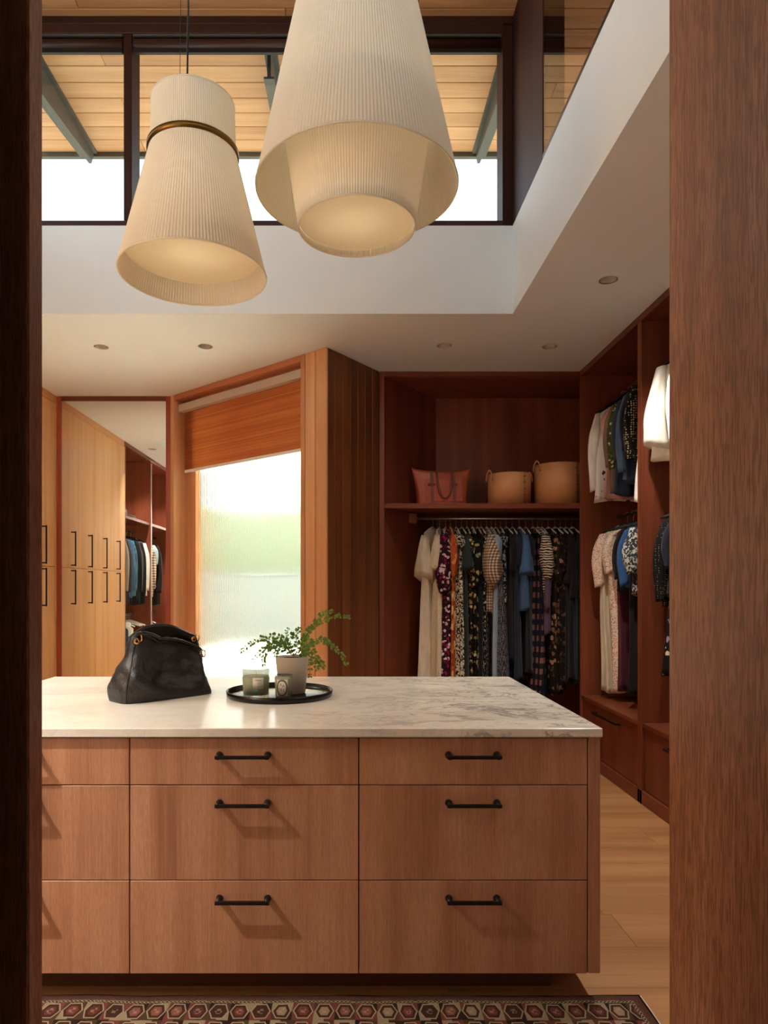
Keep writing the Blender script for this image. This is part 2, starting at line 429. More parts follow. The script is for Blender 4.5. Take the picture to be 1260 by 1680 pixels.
# ---- outer walls
tag(bx('wall_left', -3.40, -3.30, 0.55, 6.30, 0, 3.24, 'paint'), 'white wall behind the honey-coloured wardrobes', None, None, 'structure')
tag(bx('wall_right', 2.50, 2.60, 0.55, 6.20, 0, 3.24, 'paint'), 'white wall behind the right-hand closets', None, None, 'structure')
wb_ = B().box(-3.30, -1.61, 6.19, 6.33, 0, 3.24).box(0.62, 2.50, 6.085, 6.20, 0, 3.24)
tag(wb_.build('wall_back', 'paint'), 'back wall behind the mirror and the long-hanging closet', None, None, 'structure')
wf = B().box(-3.30, -1.30, 0.945, 0.99, 0, 3.24).box(-1.30, -0.50, 1.003, 1.03, 0, 3.24).box(-3.30, -1.30, 0.56, 0.945, 0, 3.24).box(-1.30, -0.50, 0.56, 0.90, 2.95, 3.24).box(0.52, 2.50, 0.56, 0.99, 0, 3.24).box(-0.50, 0.52, 0.56, 0.99, 2.95, 3.24)
tag(wf.build('wall_front', 'paint'), 'wall with the doorway the room is seen through', None, None, 'structure')
# doorway lining: walnut jamb and head; left leaf added so its face stays dark
door = struct('door_1', 'open doorway lined with vertical-grain walnut')
bx('door_leaf', -1.28, -0.456, 0.955, 1.0, 0.006, 2.95, 'jamb', door, 0.003, 'edge of the slid-back walnut door on the left, in shade')
bx('jamb', 0.477, 0.520, 0.50, 1.0, 0, 2.95, 'jamb', door, 0.003, 'sunlit walnut jamb on the right')
bx('door_head', -1.28, 0.477, 0.50, 0.953, 2.91, 2.95, 'jamb', door)
# the passage behind the viewer
hall = B().box(-1.6, -1.5, -2.6, 0.56, 0, 2.9).box(1.5, 1.6, -2.6, 0.56, 0, 2.9).box(-1.6, 1.6, -2.7, -2.6, 0, 2.9)
tag(hall.build('wall_passage', 'paint'), 'passage walls behind the doorway', None, None, 'structure')
tag(bx('ceiling_passage', -1.6, 1.6, -2.7, 0.56, 2.9, 3.0, 'paint'), 'passage ceiling', None, None, 'structure')

# ---- angled wall with the reeded window; local x runs along the wall, local y goes into it
A0 = (-1.63, 6.13, 0.0); ANG = math.atan2(-1.25, 1.47)
def aw(name, label): return struct(name, label, A0, ANG)
tw = aw('wall_window', 'angled fir-clad wall holding the tall reeded window')
bx('board', 1.709, 1.811, 0, 0.018, 0, ZC, 'fir', tw, 0.004); bx('board', 1.816, 1.930, 0, 0.018, 0, ZC, 'fir', tw, 0.004)
bx('board_backing', 1.700, 1.885, 0.016, 0.30, 0, ZC + .1, 'gap', tw)
w1 = aw('window_1', 'tall reeded-glass window in a red fir frame')
bx('casing', 0.002, 0.052, 0, 0.30, 0, ZC, 'fir', w1, 0.002)
bx('casing', 1.663, 1.705, 0, 0.30, 0, ZC, 'fir', w1, 0.002)
bx('casing', 0.052, 1.663, 0, 0.30, 3.086, ZC, 'fir_x', w1, 0.002)
bx('stile', 0.052, 0.178, 0.146, 0.215, 0, 3.086, 'fir', w1, 0.002)
bx('stile', 1.60, 1.663, 0.146, 0.215, 0, 3.086, 'fir', w1, 0.002)
bx('rail', 0.178, 1.60, 0.146, 0.215, 2.98, 3.086, 'fir_x', w1, 0.002)
bx('rail', 0.178, 1.60, 0.146, 0.215, 0, 0.10, 'fir_x', w1, 0.002)
# reeded pane: real flutes on the room side
gv = []; gf = []; N = 62; x0, x1 = 0.179, 1.599; sub = 6; tot = N * sub
for i in range(tot + 1):
    x = x0 + (x1 - x0) * i / tot; ph = (i % sub) / sub
    d = 0.176 - 0.0055 * math.sin(PI * ph)
    gv += [(x, d, 0.1), (x, d, 2.98)]
for i in range(tot): gf.append((2 * i, 2 * i + 2, 2 * i + 3, 2 * i + 1))
o = len(gv); gv += [(x0, 0.184, 0.1), (x1, 0.184, 0.1), (x1, 0.184, 2.98), (x0, 0.184, 2.98)]; gf.append((o, o + 3, o + 2, o + 1))
B().add(gv, gf, True).build('pane', 'reeded', w1)
# outside plinth and threshold under the window
bx('sill', 0.05, 1.66, -0.0, 0.30, -0.02, 0.012, 'fir_x', w1)

# ---- pillar face clad in vertical boards, its shade put into their dark colour
PL = struct('wall_pillar', 'dark oiled timber boards on the pillar beside the closet', (-0.16, 4.88, 0), math.atan2(0.55, 0.407))
L = math.hypot(0.407, 0.55); nb = 7; w = L / nb
for i in range(nb):
    bx('board', i * w + 0.0012, (i + 1) * w - 0.0012, 0, 0.018, 0, ZC, 'pillar', PL, 0.003)
bx('board_backing', 0.02, L + 0.02, 0.016, 0.22, 0, ZC + .1, 'gap', PL)
core = B().prism([(0.235, 5.45), (0.775, 6.083), (0.62, 6.24), (0.06, 5.56)], 0, ZC + 0.1)
tag(core.build('wall_core', 'gap'), 'solid core between the pillar and the closet', None, None, 'structure')

# ---- upper roof: cedar lining boards inside and out, fascia, steel outriggers
ur = struct('ceiling_upper', 'cedar-boarded upper ceiling running out past the clerestory as a soffit')
bx('deck', -3.7, 2.45, -0.2, 5.64, 5.056, 5.30, 'gap', ur)
BW = 0.1545; y = 5.62; k = 0
while y > -0.15:
    js = [-3.69, (-1.7, 0.6, -0.4)[k % 3], 2.44]
    for a, b in zip(js[:-1], js[1:]):
        bx('plank', a + 0.001, b - 0.001, y - BW + 0.002, y - 0.002, ZT, 5.056, 'soffit', ur, 0.004)
    y -= BW; k += 1
fas = struct('trim_1', 'grey metal fascia round the upper roof edge')
bx('fascia', -3.74, 2.49, 5.622, 5.66, 5.00, 5.32, 'steel', fas); bx('fascia', -3.74, 2.49, -0.24, -0.20, 5.00, 5.32, 'steel', fas)
bx('fascia', -3.74, -3.70, -0.2, 5.622, 5.00, 5.32, 'steel', fas); bx('fascia', 2.45, 2.49, -0.2, 5.622, 5.00, 5.32, 'steel', fas)
for i, (x, lab) in enumerate(((-2.15, 'tapered steel outrigger under the soffit, beyond the left clerestory pane'),
                              (-0.53, 'tapered steel outrigger under the soffit, half hidden by the large pendant'),
                              (1.08, 'tapered steel outrigger under the soffit by the dark corner post'))):
    t = thing('outrigger', lab, 'beam', (x, 4.46, 0), 0, 'steel roof outriggers')
    B().add([(-0.012, 0, 4.78), (-0.012, 1.12, 4.915), (-0.012, 1.17, 5.03), (-0.012, 0, 5.03), (0.012, 0, 4.78), (0.012, 1.12, 4.915), (0.012, 1.17, 5.03), (0.012, 0, 5.03)],
            [(0, 1, 2, 3), (7, 6, 5, 4), (0, 4, 5, 1), (1, 5, 6, 2), (2, 6, 7, 3), (3, 7, 4, 0)]).build('web', 'steel', t)
    bx('top_flange', -0.045, 0.045, 0, 1.155, 5.018, 5.034, 'steel', t)
    B().add([(-0.035, 0, 4.768), (0.035, 0, 4.768), (0.035, 1.0, 4.889), (-0.035, 1.0, 4.889), (-0.035, 0, 4.782), (0.035, 0, 4.782), (0.035, 1.0, 4.903), (-0.035, 1.0, 4.903)],
            [(3, 2, 1, 0), (4, 5, 6, 7), (0, 1, 5, 4), (1, 2, 6, 5), (2, 3, 7, 6), (3, 0, 4, 7)]).build('bottom_flange', 'steel', t)

# ---- clerestory windows
w2 = struct('window_2', 'clerestory window over the back of the light well, in dark timber')
yb0, yb1 = OY1, OY1 + 0.167
bx('rail', OX0, 0.99, yb0, yb1, ZR, 3.734, 'darkwood', w2, 0.003)
bx('rail', OX0, 0.99, yb0 + 0.06, yb1, 4.945, 4.985, 'darkwood', w2, 0.003)
bx('head', OX0, OX1 + 0.1, yb0 - 0.01, yb1, 4.985, ZT, 'darkwood', w2, 0.003)
bx('head', OX0, 0.99, yb0 - 0.01, yb0 + 0.02, 4.925, 4.985, 'darkwood', w2, 0.003)
for a_, b_ in ((-2.28, -1.45), (-1.38, 0.975)):
    B().lathe([(0.040, 0), (0.040, b_ - a_)], 20, (a_, yb0 + 0.035, 4.872), ax='x').build('blind_roll', 'darkwood', w2)
    bx('blind_bar', a_, b_, yb0 - 0.006, yb0 + 0.006, 4.910, 4.922, 'steel', w2)
    bx('blind_hem', a_, b_, yb0 + 0.0, yb0 + 0.02, 4.808, 4.834, 'black', w2)
bx('mullion', -1.440, -1.388, yb0, yb1, 3.734, 4.985, 'darkpost', w2, 0.003)
bx('jamb', 0.985, OX1, yb0, yb1, 3.70, 4.985, 'darkpost', w2, 0.003)
bx('jamb', OX0 - 0.05, OX0 + 0.03, yb0, yb1, 3.70, 4.985, 'darkpost', w2, 0.003)
bx('pane', OX0 + 0.03, -1.44, yb1 - 0.03, yb1 - 0.022, 3.734, 4.945, 'pane', w2)
bx('pane', -1.388, 0.985, yb1 - 0.03, yb1 - 0.022, 3.734, 4.945, 'pane', w2)

w3 = struct('window_3', 'side clerestory window with bronze-tinted glass, right of the light well')
xr0, xr1 = OX1, OX1 + 0.12
bx('corner_panel', xr0, xr1, 3.63, OY1 + 0.167, ZR, ZT, 'darkpost', w3, 0.003)
bx('rail', xr0, xr1, OY0, 3.63, ZR, 3.725, 'darkwood', w3)
bx('rail', xr0, xr1, OY0, 3.63, 4.93, ZT, 'darkwood', w3)
bx('jamb', xr0, xr1, OY0 - 0.1, OY0 + 0.06, ZR, ZT, 'darkpost', w3)
bx('pane', xr0 + 0.004, xr0 + 0.012, OY0 + 0.06, 3.63, 3.725, 4.93, 'pane_tint', w3)

w4 = struct('window_4', 'side clerestory window left of the light well')  # unseen opening added to let more sky light into the well
bx('rail', OX0 - 0.12, OX0, OY0, OY1, ZR, 3.734, 'darkwood', w4); bx('rail', OX0 - 0.12, OX0, OY0, OY1, 4.86, ZT, 'darkwood', w4)
bx('mullion', OX0 - 0.12, OX0, 2.69, 2.75, 3.734, 4.86, 'darkpost', w4); bx('mullion', OX0 - 0.12, OX0, OY0 - 0.1, OY0 + 0.05, 3.734, 4.86, 'darkpost', w4)
bx('pane', OX0 - 0.08, OX0 - 0.072, OY0 + 0.05, 2.69, 3.734, 4.86, 'pane', w4); bx('pane', OX0 - 0.08, OX0 - 0.072, 2.75, OY1, 3.734, 4.86, 'pane', w4)
w5 = struct('window_5', 'clerestory window above the doorway side of the light well')  # unseen opening added to send sky light down the island front
bx('rail', OX0, OX1, OY0 - 0.12, OY0, ZR, 3.734, 'darkwood', w5); bx('rail', OX0, OX1, OY0 - 0.12, OY0, 4.86, ZT, 'darkwood', w5)
bx('mullion', -0.66, -0.60, OY0 - 0.12, OY0, 3.734, 4.86, 'darkpost', w5)
bx('pane', OX0, -0.66, OY0 - 0.08, OY0 - 0.072, 3.734, 4.86, 'pane', w5); bx('pane', -0.60, OX1, OY0 - 0.08, OY0 - 0.072, 3.734, 4.86, 'pane', w5)

# ================================================================== BUILT-IN FURNITURE
# ---- roller blind of woven wood in the angled window
rb = thing('roller_blind', 'woven wood roller blind half lowered in the reeded window', 'blind', A0, ANG)
bx('cassette', 0.058, 1.660, 0.045, 0.105, 2.990, 3.056, 'blind', rb, 0.004, 'pale grey cassette')
def mk_weave():
    m = M('woven_wood_slats', 0.45, 0.4)
    z = m.n('SeparateXYZ', Vector=m.pos(G, False)).outputs['Z']
    id_ = m.math('FLOOR', m.math('MULTIPLY', z, 1 / 0.0105))
    wn_ = m.n('TexWhiteNoise', _noise_dimensions='1D'); m.put(wn_.inputs['W'], id_)
    st = m.noise(m.pos((0.35, 1, 14), False), 6, 3)
    f = m.math('ADD', m.math('MULTIPLY', wn_.outputs[0], 0.5), m.math('MULTIPLY', st, 0.5))
    m.color(m.ramp(f, [(0.25, rgb(184, 106, 62)), (0.55, rgb(202, 124, 76)), (0.8, rgb(214, 140, 90))]))
    t = m.n('BsdfTranslucent', Color=rgb(226, 140, 76)); mx = m.n('MixShader', Fac=0.18, i1=m.b.outputs[0], i2=t.outputs[0]); m.nt.links.new(mx.outputs[0], m.o.inputs[0]); return m.m
MAT['weave'] = mk_weave()
n = 50
sl = B()
for i in range(n):
    zt = 2.990 - 0.522 * i / n; zb = 2.990 - 0.522 * (i + 1) / n
    sl.add([(0.056, 0.118, zb + 0.0008), (1.660, 0.118, zb + 0.0008), (1.660, 0.116, (zt + zb) / 2), (0.056, 0.116, (zt + zb) / 2), (0.056, 0.118, zt - 0.0004), (1.660, 0.118, zt - 0.0004), (0.056, 0.121, zt), (1.660, 0.121, zt), (0.056, 0.121, zb), (1.660, 0.121, zb)],
           [(0, 1, 3, 2), (2, 3, 5, 4), (4, 5, 7, 6), (0, 8, 9, 1), (6, 7, 9, 8)])
o = sl.build('woven_shade', 'weave', rb); o['kind'] = 'stuff'
bx('hem_bar', 0.058, 1.660, 0.113, 0.127, 2.442, 2.468, 'white', rb, 0.002, 'white hem bar')

# ---- mirror panel
mi = thing('wall_mirror', 'full-height mirror in a red timber frame beside the window', 'mirror', (-2.67, 6.13, 0))
bx('frame', 0.0, 0.040, 0.0, 0.05, 0, ZC, 'redtrim', mi, 0.002); bx('frame', 0.998, 1.042, 0.0, 0.05, 0, ZC, 'redtrim', mi, 0.002)
bx('frame', 0.040, 0.998, 0.0, 0.05, 3.094, ZC, 'closet_x', mi, 0.002)
bx('mirror_glass', 0.040, 0.998, 0.012, 0.02, 0.02, 3.094, 'mirror', mi)
bx('backing', 0.040, 0.998, 0.022, 0.05, 0.0, 3.094, 'gap', mi)

# ---- bar handle: vertical or horizontal
def bar_handle(parent, c, length, axis, out, t=0.0105, stand=0.036, disc=False):
    """axis: direction of the bar, out: unit vector away from the door"""
    ax = Vector(axis); ou = Vector(out); c = Vector(c); b = B()
    def obox(p, half):
        o3 = ax.cross(ou)
        vs = [p + ax * sx * half[0] + ou * sy * half[1] + o3 * sz * half[2] for sz in (-1, 1) for sy in (-1, 1) for sx in (-1, 1)]
        b.add(vs, [(0, 2, 3, 1), (4, 5, 7, 6), (0, 1, 5, 4), (2, 6, 7, 3), (0, 4, 6, 2), (1, 3, 7, 5)])
    obox(c + ou * stand, (length / 2, t / 2, t / 2))
    for s in (-1, 1):
        p = c + ax * s * (length / 2 - 0.009)
        if disc:
            b.tube([p - ou * 0.001, p + ou * 0.012, p + ou * stand], [0.0125, 0.010, 0.0085], 14)
        else: obox(p + ou * stand / 2, (t / 2, stand / 2, t / 2))
    return b.build('handle', 'bronze', parent, label='dark bronze bar handle')

# ---- honey wardrobes on the left
XL = -2.67
hw = thing('wardrobe', 'honey-coloured wardrobe with paired tall doors and long bar handles', 'wardrobe', (XL, 0, 0))
bx('carcass', -0.60, -0.024, 4.30, 6.12, 0.09, 3.06, 'gap', hw)
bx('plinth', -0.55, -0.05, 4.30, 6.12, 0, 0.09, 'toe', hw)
bx('cornice', -0.60, 0.0, 4.30, 6.13, 3.063, ZC - 0.001, 'honey_y', hw, 0.002)
bx('filler', -0.10, 0.0, 6.093, 6.128, 0.0, 3.063, 'honey', hw)
bx('end_panel', -0.60, 0.0, 4.285, 4.302, 0.0, 3.063, 'honey', hw)
for i in range(4):
    y0 = 4.304 + i * 0.447
    for z0, z1, hz in ((1.577, 3.060, 1.76), (0.092, 1.573, 1.39)):
        dr = bx('door', -0.022, 0, y0 + 0.0008, y0 + 0.4462, z0, z1, 'honey', hw, 0.001)
        bar_handle(dr, (0, 4.57 + i * 0.42, hz), 0.335, (0, 0, 1), (1, 0, 0), 0.011, 0.042)
# open wardrobes nearer the doorway, seen in the mirror
def open_unit(name, label, y0, y1, side, parts_mat, shelf_z, rods, x_front, depth):
    """side -1: opens towards +x (left wall); side +1: opens towards -x (right wall)"""
    t = thing(name, label, 'closet', (x_front, y0, 0)); ly = y1 - y0
    def X(a, b): return (-b, -a) if side < 0 else (a, b)
    m_z, m_y = parts_mat
    bx('side_panel', *X(0, depth), 0, 0.03, 0, ZC - 0.045, m_z, t, 0.001); bx('side_panel', *X(0, depth), ly - 0.03, ly, 0, ZC - 0.045, m_z, t, 0.001)
    bx('back_panel', *X(depth - 0.02, depth), 0.03, ly - 0.03, 0.1, ZC - 0.045, m_z, t)
    bx('top_panel', *X(0, depth), 0, ly, ZC - 0.045, ZC, m_y, t, 0.001)
    if shelf_z: bx('shelf', *X(0.01, depth - 0.02), 0.03, ly - 0.03, shelf_z, shelf_z + 0.035, m_y, t, 0.001)
    for rz_ in rods:
        rx = depth * (0.40 if side < 0 else 0.5)
        B().tube([(X(rx, rx)[0], 0.03, rz_), (X(rx, rx)[0], ly - 0.03, rz_)], 0.0125, 12).build('rod', 'black', t)
    return t
def left_unit(label, y0, y1):
    t = open_unit('open_wardrobe', label, y0, y1, -1, ('closet', 'closet_y'), 2.225, (2.13, 1.03), XL, 0.60)
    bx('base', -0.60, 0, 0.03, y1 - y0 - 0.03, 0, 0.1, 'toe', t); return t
la = left_unit('open honey wardrobe of jackets reflected in the mirror, next to the tall doors', 3.22, 4.285)
lb = left_unit('open honey wardrobe of casual shirts at the right edge of the mirror reflection', 2.14, 3.22)
for t, yy in ((la, -0.0),):
    bx('edge_strip', 0.0, 0.006, -0.012, 0.016, 0.1, 3.06, 'chrome', t, label='bright metal strip on the divider')
cl = thing('tall_cupboard', 'plain honey cupboard beside the doorway wall', 'cupboard', (XL, 1.0, 0))
bx('body', -0.60, -0.024, 0, 1.135, 0, ZC - 0.001, 'honey', cl)
for i in range(2):
    dr = bx('door', -0.022, 0, 0.004 + i * 0.566, 0.566 + i * 0.566, 0.09, 3.06, 'honey', cl)
    bar_handle(dr, (0, 0.46 + i * 0.21, 1.4), 0.335, (0, 0, 1), (1, 0, 0), 0.011, 0.042)

# ---- right-hand closets with drawers
XF = 1.87
def right_unit(label, y0, y1, rods):
    t = open_unit('open_closet', label, y0, y1, 1, ('closet', 'closet_y'), None, rods, XF, 0.60); ly = y1 - y0
    bx('base_rail', 0.0, 0.58, 0.0, ly, 0.0, 0.088, 'closet_y', t, 0.002)
    bx('drawer_top', 0.004, 0.58, 0.03, ly - 0.03, 0.492, 0.52, 'closet_y', t, 0.002)
    bx('drawer_box', 0.04, 0.58, 0.03, ly - 0.03, 0.09, 0.49, 'gap', t)
    dr = bx('drawer', 0.014, 0.036, 0.034, ly - 0.034, 0.092, 0.489, 'closet', t, 0.0015)
    bar_handle(dr, (0.014, ly / 2, 0.435), 0.46, (0, 1, 0), (-1, 0, 0), 0.012, 0.034)
    return t
ra = right_unit('red-brown open closet with two clothes rods and one drawer in the right corner', 4.31, 5.43, (2.90, 1.955))
rb2 = right_unit('red-brown open closet half hidden by the walnut door jamb', 3.10, 4.31, (2.90, 1.955))
cr = thing('tall_cupboard', 'plain red-brown cupboard behind the right door jamb', 'cupboard', (XF, 1.0, 0))
bx('body', 0.024, 0.60, 0, 2.10, 0, ZC - 0.001, 'closet', cr)
for i in range(3):
    dr = bx('door', 0, 0.022, 0.004 + i * 0.699, 0.697 + i * 0.699, 0.09, 3.08, 'closet', cr)
    bar_handle(dr, (0, 0.60 + i * 0.699, 1.4), 0.335, (0, 0, 1), (-1, 0, 0), 0.011, 0.042)

# ---- long-hanging closet across the back
bc = thing('hanging_closet', 'dark red-brown closet with a high shelf and long clothes rod at the back', 'closet', (0, 5.43, 0))
bx('stile', 0.249, 0.290, 0.0, 0.03, 0, ZC, 'closet', bc, 0.002)
bx('top_rail', 0.290, 2.47, 0.0, 0.03, ZC - 0.04, ZC, 'closet_x', bc, 0.002)
B().prism([(0.286, 0.03), (0.81, 0.645), (0.79, 0.66), (0.255, 0.03)], 0, ZC).build('side_panel', 'closet', bc)
bx('back_panel', 0.78, 2.47, 0.62, 0.645, 0, ZC, 'closet', bc)
bx('end_panel', 2.47, 2.495, 0.0, 0.645, 0, ZC, 'closet', bc)
B().prism([(0.29, 0.03), (2.47, 0.03), (2.47, 0.62), (0.79, 0.62)], ZC - 0.042, ZC - 0.004).build('top_panel', 'closet_x', bc)
B().prism([(0.292, 0.0), (2.468, 0.0), (2.468, 0.62), (0.79, 0.62), (0.296, 0.032)], 2.028, 2.068).build('shelf', 'closet_x', bc)
B().tube([(0.56, 0.32, 1.976), (2.47, 0.32, 1.976)], 0.011, 12).build('rod', 'chrome', bc, label='thin nickel rod')
bx('rod_block', 0.515, 0.585, 0.285, 0.355, 1.935, 2.018, 'closet', bc, 0.003)
bx('plinth', 0.81, 2.47, 0.02, 0.62, 0, 0.05, 'closet_x', bc)

# ---- island
isl = thing('island', 'walnut-toned island with three columns of drawers and dark bronze handles', 'island', (0, 2.227, 0))
IX0, IX1 = -1.530, 0.836
bx('carcass', -1.487, 0.793, 0.024, 1.24, 0.102, 0.886, 'gap', isl)
bx('end_panel', 0.7955, IX1, 0.0, 1.255, 0.1, 0.887, 'island', isl, 0.002); bx('end_panel', IX0, -1.4895, 0.0, 1.255, 0.1, 0.887, 'island', isl, 0.002)
bx('back_panel', -1.489, 0.795, 1.24, 1.255, 0.1, 0.887, 'island', isl)
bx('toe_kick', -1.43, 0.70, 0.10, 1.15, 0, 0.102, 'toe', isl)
cols = [(-1.488, -0.7275), (-0.7275, 0.034), (0.034, 0.794)]
rows = [(0.7275, 0.882, 0.826), (0.411, 0.7245, 0.667), (0.1, 0.408, 0.350)]
for x0, x1 in cols:
    for z0, z1, hz in rows:
        dr = bx('drawer', x0 + 0.002, x1 - 0.002, 0.0, 0.021, z0, z1, 'island', isl, 0.0012)
        bar_handle(dr, ((x0 + x1) / 2 - 0.002, 0, hz), 0.178, (1, 0, 0), (0, -1, 0), 0.0105, 0.034, True)
top = B().box(-1.537, 0.838, 2.21, 3.505, 0.888, 0.918, 0.0025).build('worktop', 'marble')
tag(top, 'white marble worktop with grey veins lying on the island', 'worktop')

# ---- rug
RX0, RX1, RY0, RY1 = -1.75, 0.975, 1.25, 2.252
def mk_rug():
    m = M('kilim_weave', 0.95, 0.1)
    p = m.pos(G, False)
    wob = m.n('TexNoise', Vector=p, Scale=9, Detail=2).outputs['Color']
    w2_ = m.n('VectorMath', _operation='SCALE', i0=m.n('VectorMath', _operation='SUBTRACT', i0=wob, i1=(0.5, 0.5, 0.5)).outputs[0]); w2_.inputs['Scale'].default_value = 0.014
    q = m.n('VectorMath', _operation='ADD', i0=p, i1=w2_.outputs[0]).outputs[0]
    sx = m.n('SeparateXYZ', Vector=q)
    X, Y = sx.outputs['X'], sx.outputs['Y']
    # distance from the far edge and the right edge decides border or field
    ve = m.math('SUBTRACT', 0.0, Y); he = m.math('SUBTRACT', 0.0, X)
    edge = m.math('MINIMUM', ve, he)
    PX, PY = 0.068, 0.090
    u = m.math('MULTIPLY', X, 1 / PX); v = m.math('MULTIPLY', m.math('SUBTRACT', ve, 0.040), 1 / PY)
    cu = m.math('FLOOR', u); cv = m.math('FLOOR', v)
    fu = m.math('ABSOLUTE', m.math('SUBTRACT', m.math('FRACT', u), 0.5)); fv = m.math('ABSOLUTE', m.math('SUBTRACT', m.math('FRACT', v), 0.5))
    d = m.math('MAXIMUM', m.math('ADD', m.math('MULTIPLY', fu, 0.92), m.math('MULTIPLY', fv, 0.46)), m.math('MULTIPLY', fv, 1.05))
    cmb = m.n('CombineXYZ', X=cu, Y=cv)
    rnd = m.n('TexWhiteNoise', Vector=cmb.outputs[0], _noise_dimensions='3D').outputs[0]
    cmb2 = m.n('CombineXYZ', X=m.math('FLOOR', m.math('MULTIPLY', u, 2.0)), Y=m.math('FLOOR', m.math('MULTIPLY', v, 2.0)), Z=7.0)
    rnd2 = m.n('TexWhiteNoise', Vector=cmb2.outputs[0], _noise_dimensions='3D').outputs[0]
    pal = m.ramp(rnd, [(0.0, rgb(122, 56, 44)), (0.3, rgb(158, 134, 98)), (0.5, rgb(104, 50, 38)), (0.68, rgb(140, 80, 64)), (0.84, rgb(72, 44, 30))], 'CONSTANT')
    pal2 = m.ramp(rnd2, [(0.0, rgb(160, 140, 106)), (0.3, rgb(56, 32, 24)), (0.55, rgb(88, 60, 38)), (0.75, rgb(122, 58, 46))], 'CONSTANT')
    ring = m.ramp(d, [(0.0, (0, 0, 0)), (0.25, (0.33, 0.33, 0.33)), (0.375, (0.66, 0.66, 0.66)), (0.435, (1, 1, 1))], 'CONSTANT')
    c = m.mix(m.math('GREATER_THAN', ring, 0.1), pal, rgb(78, 40, 28))
    c = m.mix(m.math('GREATER_THAN', ring, 0.5), c, rgb(172, 152, 116))
    c = m.mix(m.math('GREATER_THAN', ring, 0.9), c, pal2)
    chk = m.n('TexChecker', Vector=q, Scale=85, Color1=(1, 1, 1, 1), Color2=(0, 0, 0, 1)).outputs[0]
    inner = m.math('MULTIPLY', m.math('LESS_THAN', d, 0.15), m.math('MULTIPLY', chk, 0.35))
    c = m.mix(inner, c, rgb(210, 176, 138))
    # plain outer stripe, beaded line
    bead = m.ramp(edge, [(0.0, (0, 0, 0)), (0.030, (1, 1, 1)), (0.040, (0, 0, 0))], 'CONSTANT')
    dots = m.mix(m.n('TexChecker', Vector=q, Scale=150).outputs['Fac'], rgb(40, 22, 16), rgb(172, 152, 116))
    c = m.mix(bead, c, dots)
    stripe = m.math('LESS_THAN', edge, 0.030)
    c = m.mix(stripe, c, m.ramp(m.noise(m.pos((60, 1, 1), False), 8, 2), [(0.3, rgb(84, 46, 32)), (0.7, rgb(116, 70, 50))]))
    c = m.mix(m.math('LESS_THAN', edge, 0.004), c, rgb(40, 22, 16))
    hs = m.n('HueSaturation', Saturation=0.9, Value=0.72, Color=c)
    m.color(hs.outputs[0])
    m.bump(m.noise(m.pos(G, False), 420, 2), 0.5, 0.003); return m.m
MAT['rug'] = mk_rug()
rug = thing('kilim_rug', 'red and brown kilim rug with lozenge bands at the foot of the island', 'rug', (RX1, RY1, 0))
rv = []; rf = []; nx, ny = 120, 40
for j in range(ny + 1):
    for i in range(nx + 1):
        x = (RX0 - RX1) * (1 - i / nx); yy = (RY0 - RY1) * (1 - j / ny)
        wx = 0.006 * noise.noise((x * 5, 1.7, 0)) * (1 if j == ny else 0.4)
        rv.append((x + 0.004 * noise.noise((3.3, yy * 6, 0)), yy + wx, 0.007 + 0.003 * noise.noise((x * 4, yy * 4, 5))))
for j in range(ny):
    for i in range(nx):
        a = j * (nx + 1) + i; rf.append((a, a + 1, a + nx + 2, a + nx + 1))
o = B().add(rv, rf, True).build('pile', 'rug', rug); solid(o, 0.006, -1)
B().tube([(0.004, (RY0 - RY1) * k / 40 + 0.0, 0.006 + 0.001 * math.sin(k)) for k in range(41)], 0.005, 6).build('selvedge', 'cream', rug, label='cream bound edge')

# ---- recessed ceiling lamps; the first five are unseen, added to brighten the room
DL = ['small recessed ceiling lamp along the right-hand closets, second from the doorway', 'small recessed ceiling lamp along the right-hand closets, right by the doorway', 'small recessed ceiling lamp before the wardrobes, third from the doorway wall', 'small recessed ceiling lamp before the open wardrobes, second from the doorway wall', 'small recessed ceiling lamp before the open wardrobes, by the doorway wall', 'small recessed ceiling lamp above the right-hand closets, nearest the doorway', 'small recessed ceiling lamp in front of the back closet, above the tote bag',
      'small recessed ceiling lamp near the right rear corner of the ceiling', 'small recessed ceiling lamp left of the pair over the mirror', 'small recessed ceiling lamp just left of the angled window']
MAT['lampcup'] = plain('grey_lamp_cup', rgb(188, 181, 168), 0.5)
def mk_lens():
    m = M('warm_lamp_lens'); m.color((1, 0.9, 0.75, 1)); m.b.inputs['Emission Color'].default_value = (1, 0.78, 0.52, 1); m.b.inputs['Emission Strength'].default_value = 0.1; return m.m
MAT['lens'] = mk_lens()
for i, ((x, y), lab) in enumerate(zip(DOWN, DL)):
    t = thing('recessed_lamp', lab, 'lamp', (x, y, ZC), 0, 'recessed ceiling lamps')
    B().lathe([(0.052, -0.0015), (0.052, 0.0), (0.046, 0.0), (0.044, 0.03), (0.034, 0.065)], 24, cap0=False, cap1=False).build('cup', 'lampcup', t)
    B().lathe([(0.0335, 0.058), (0.0335, 0.064)], 24).build('lens', 'lens', t)
    spot('lamp_light', t, (0, 0, -0.004), LAMP_ON[i] if i < 6 else LAMP_DIM, (1.0, 0.96, 0.88), 110, 0.8)

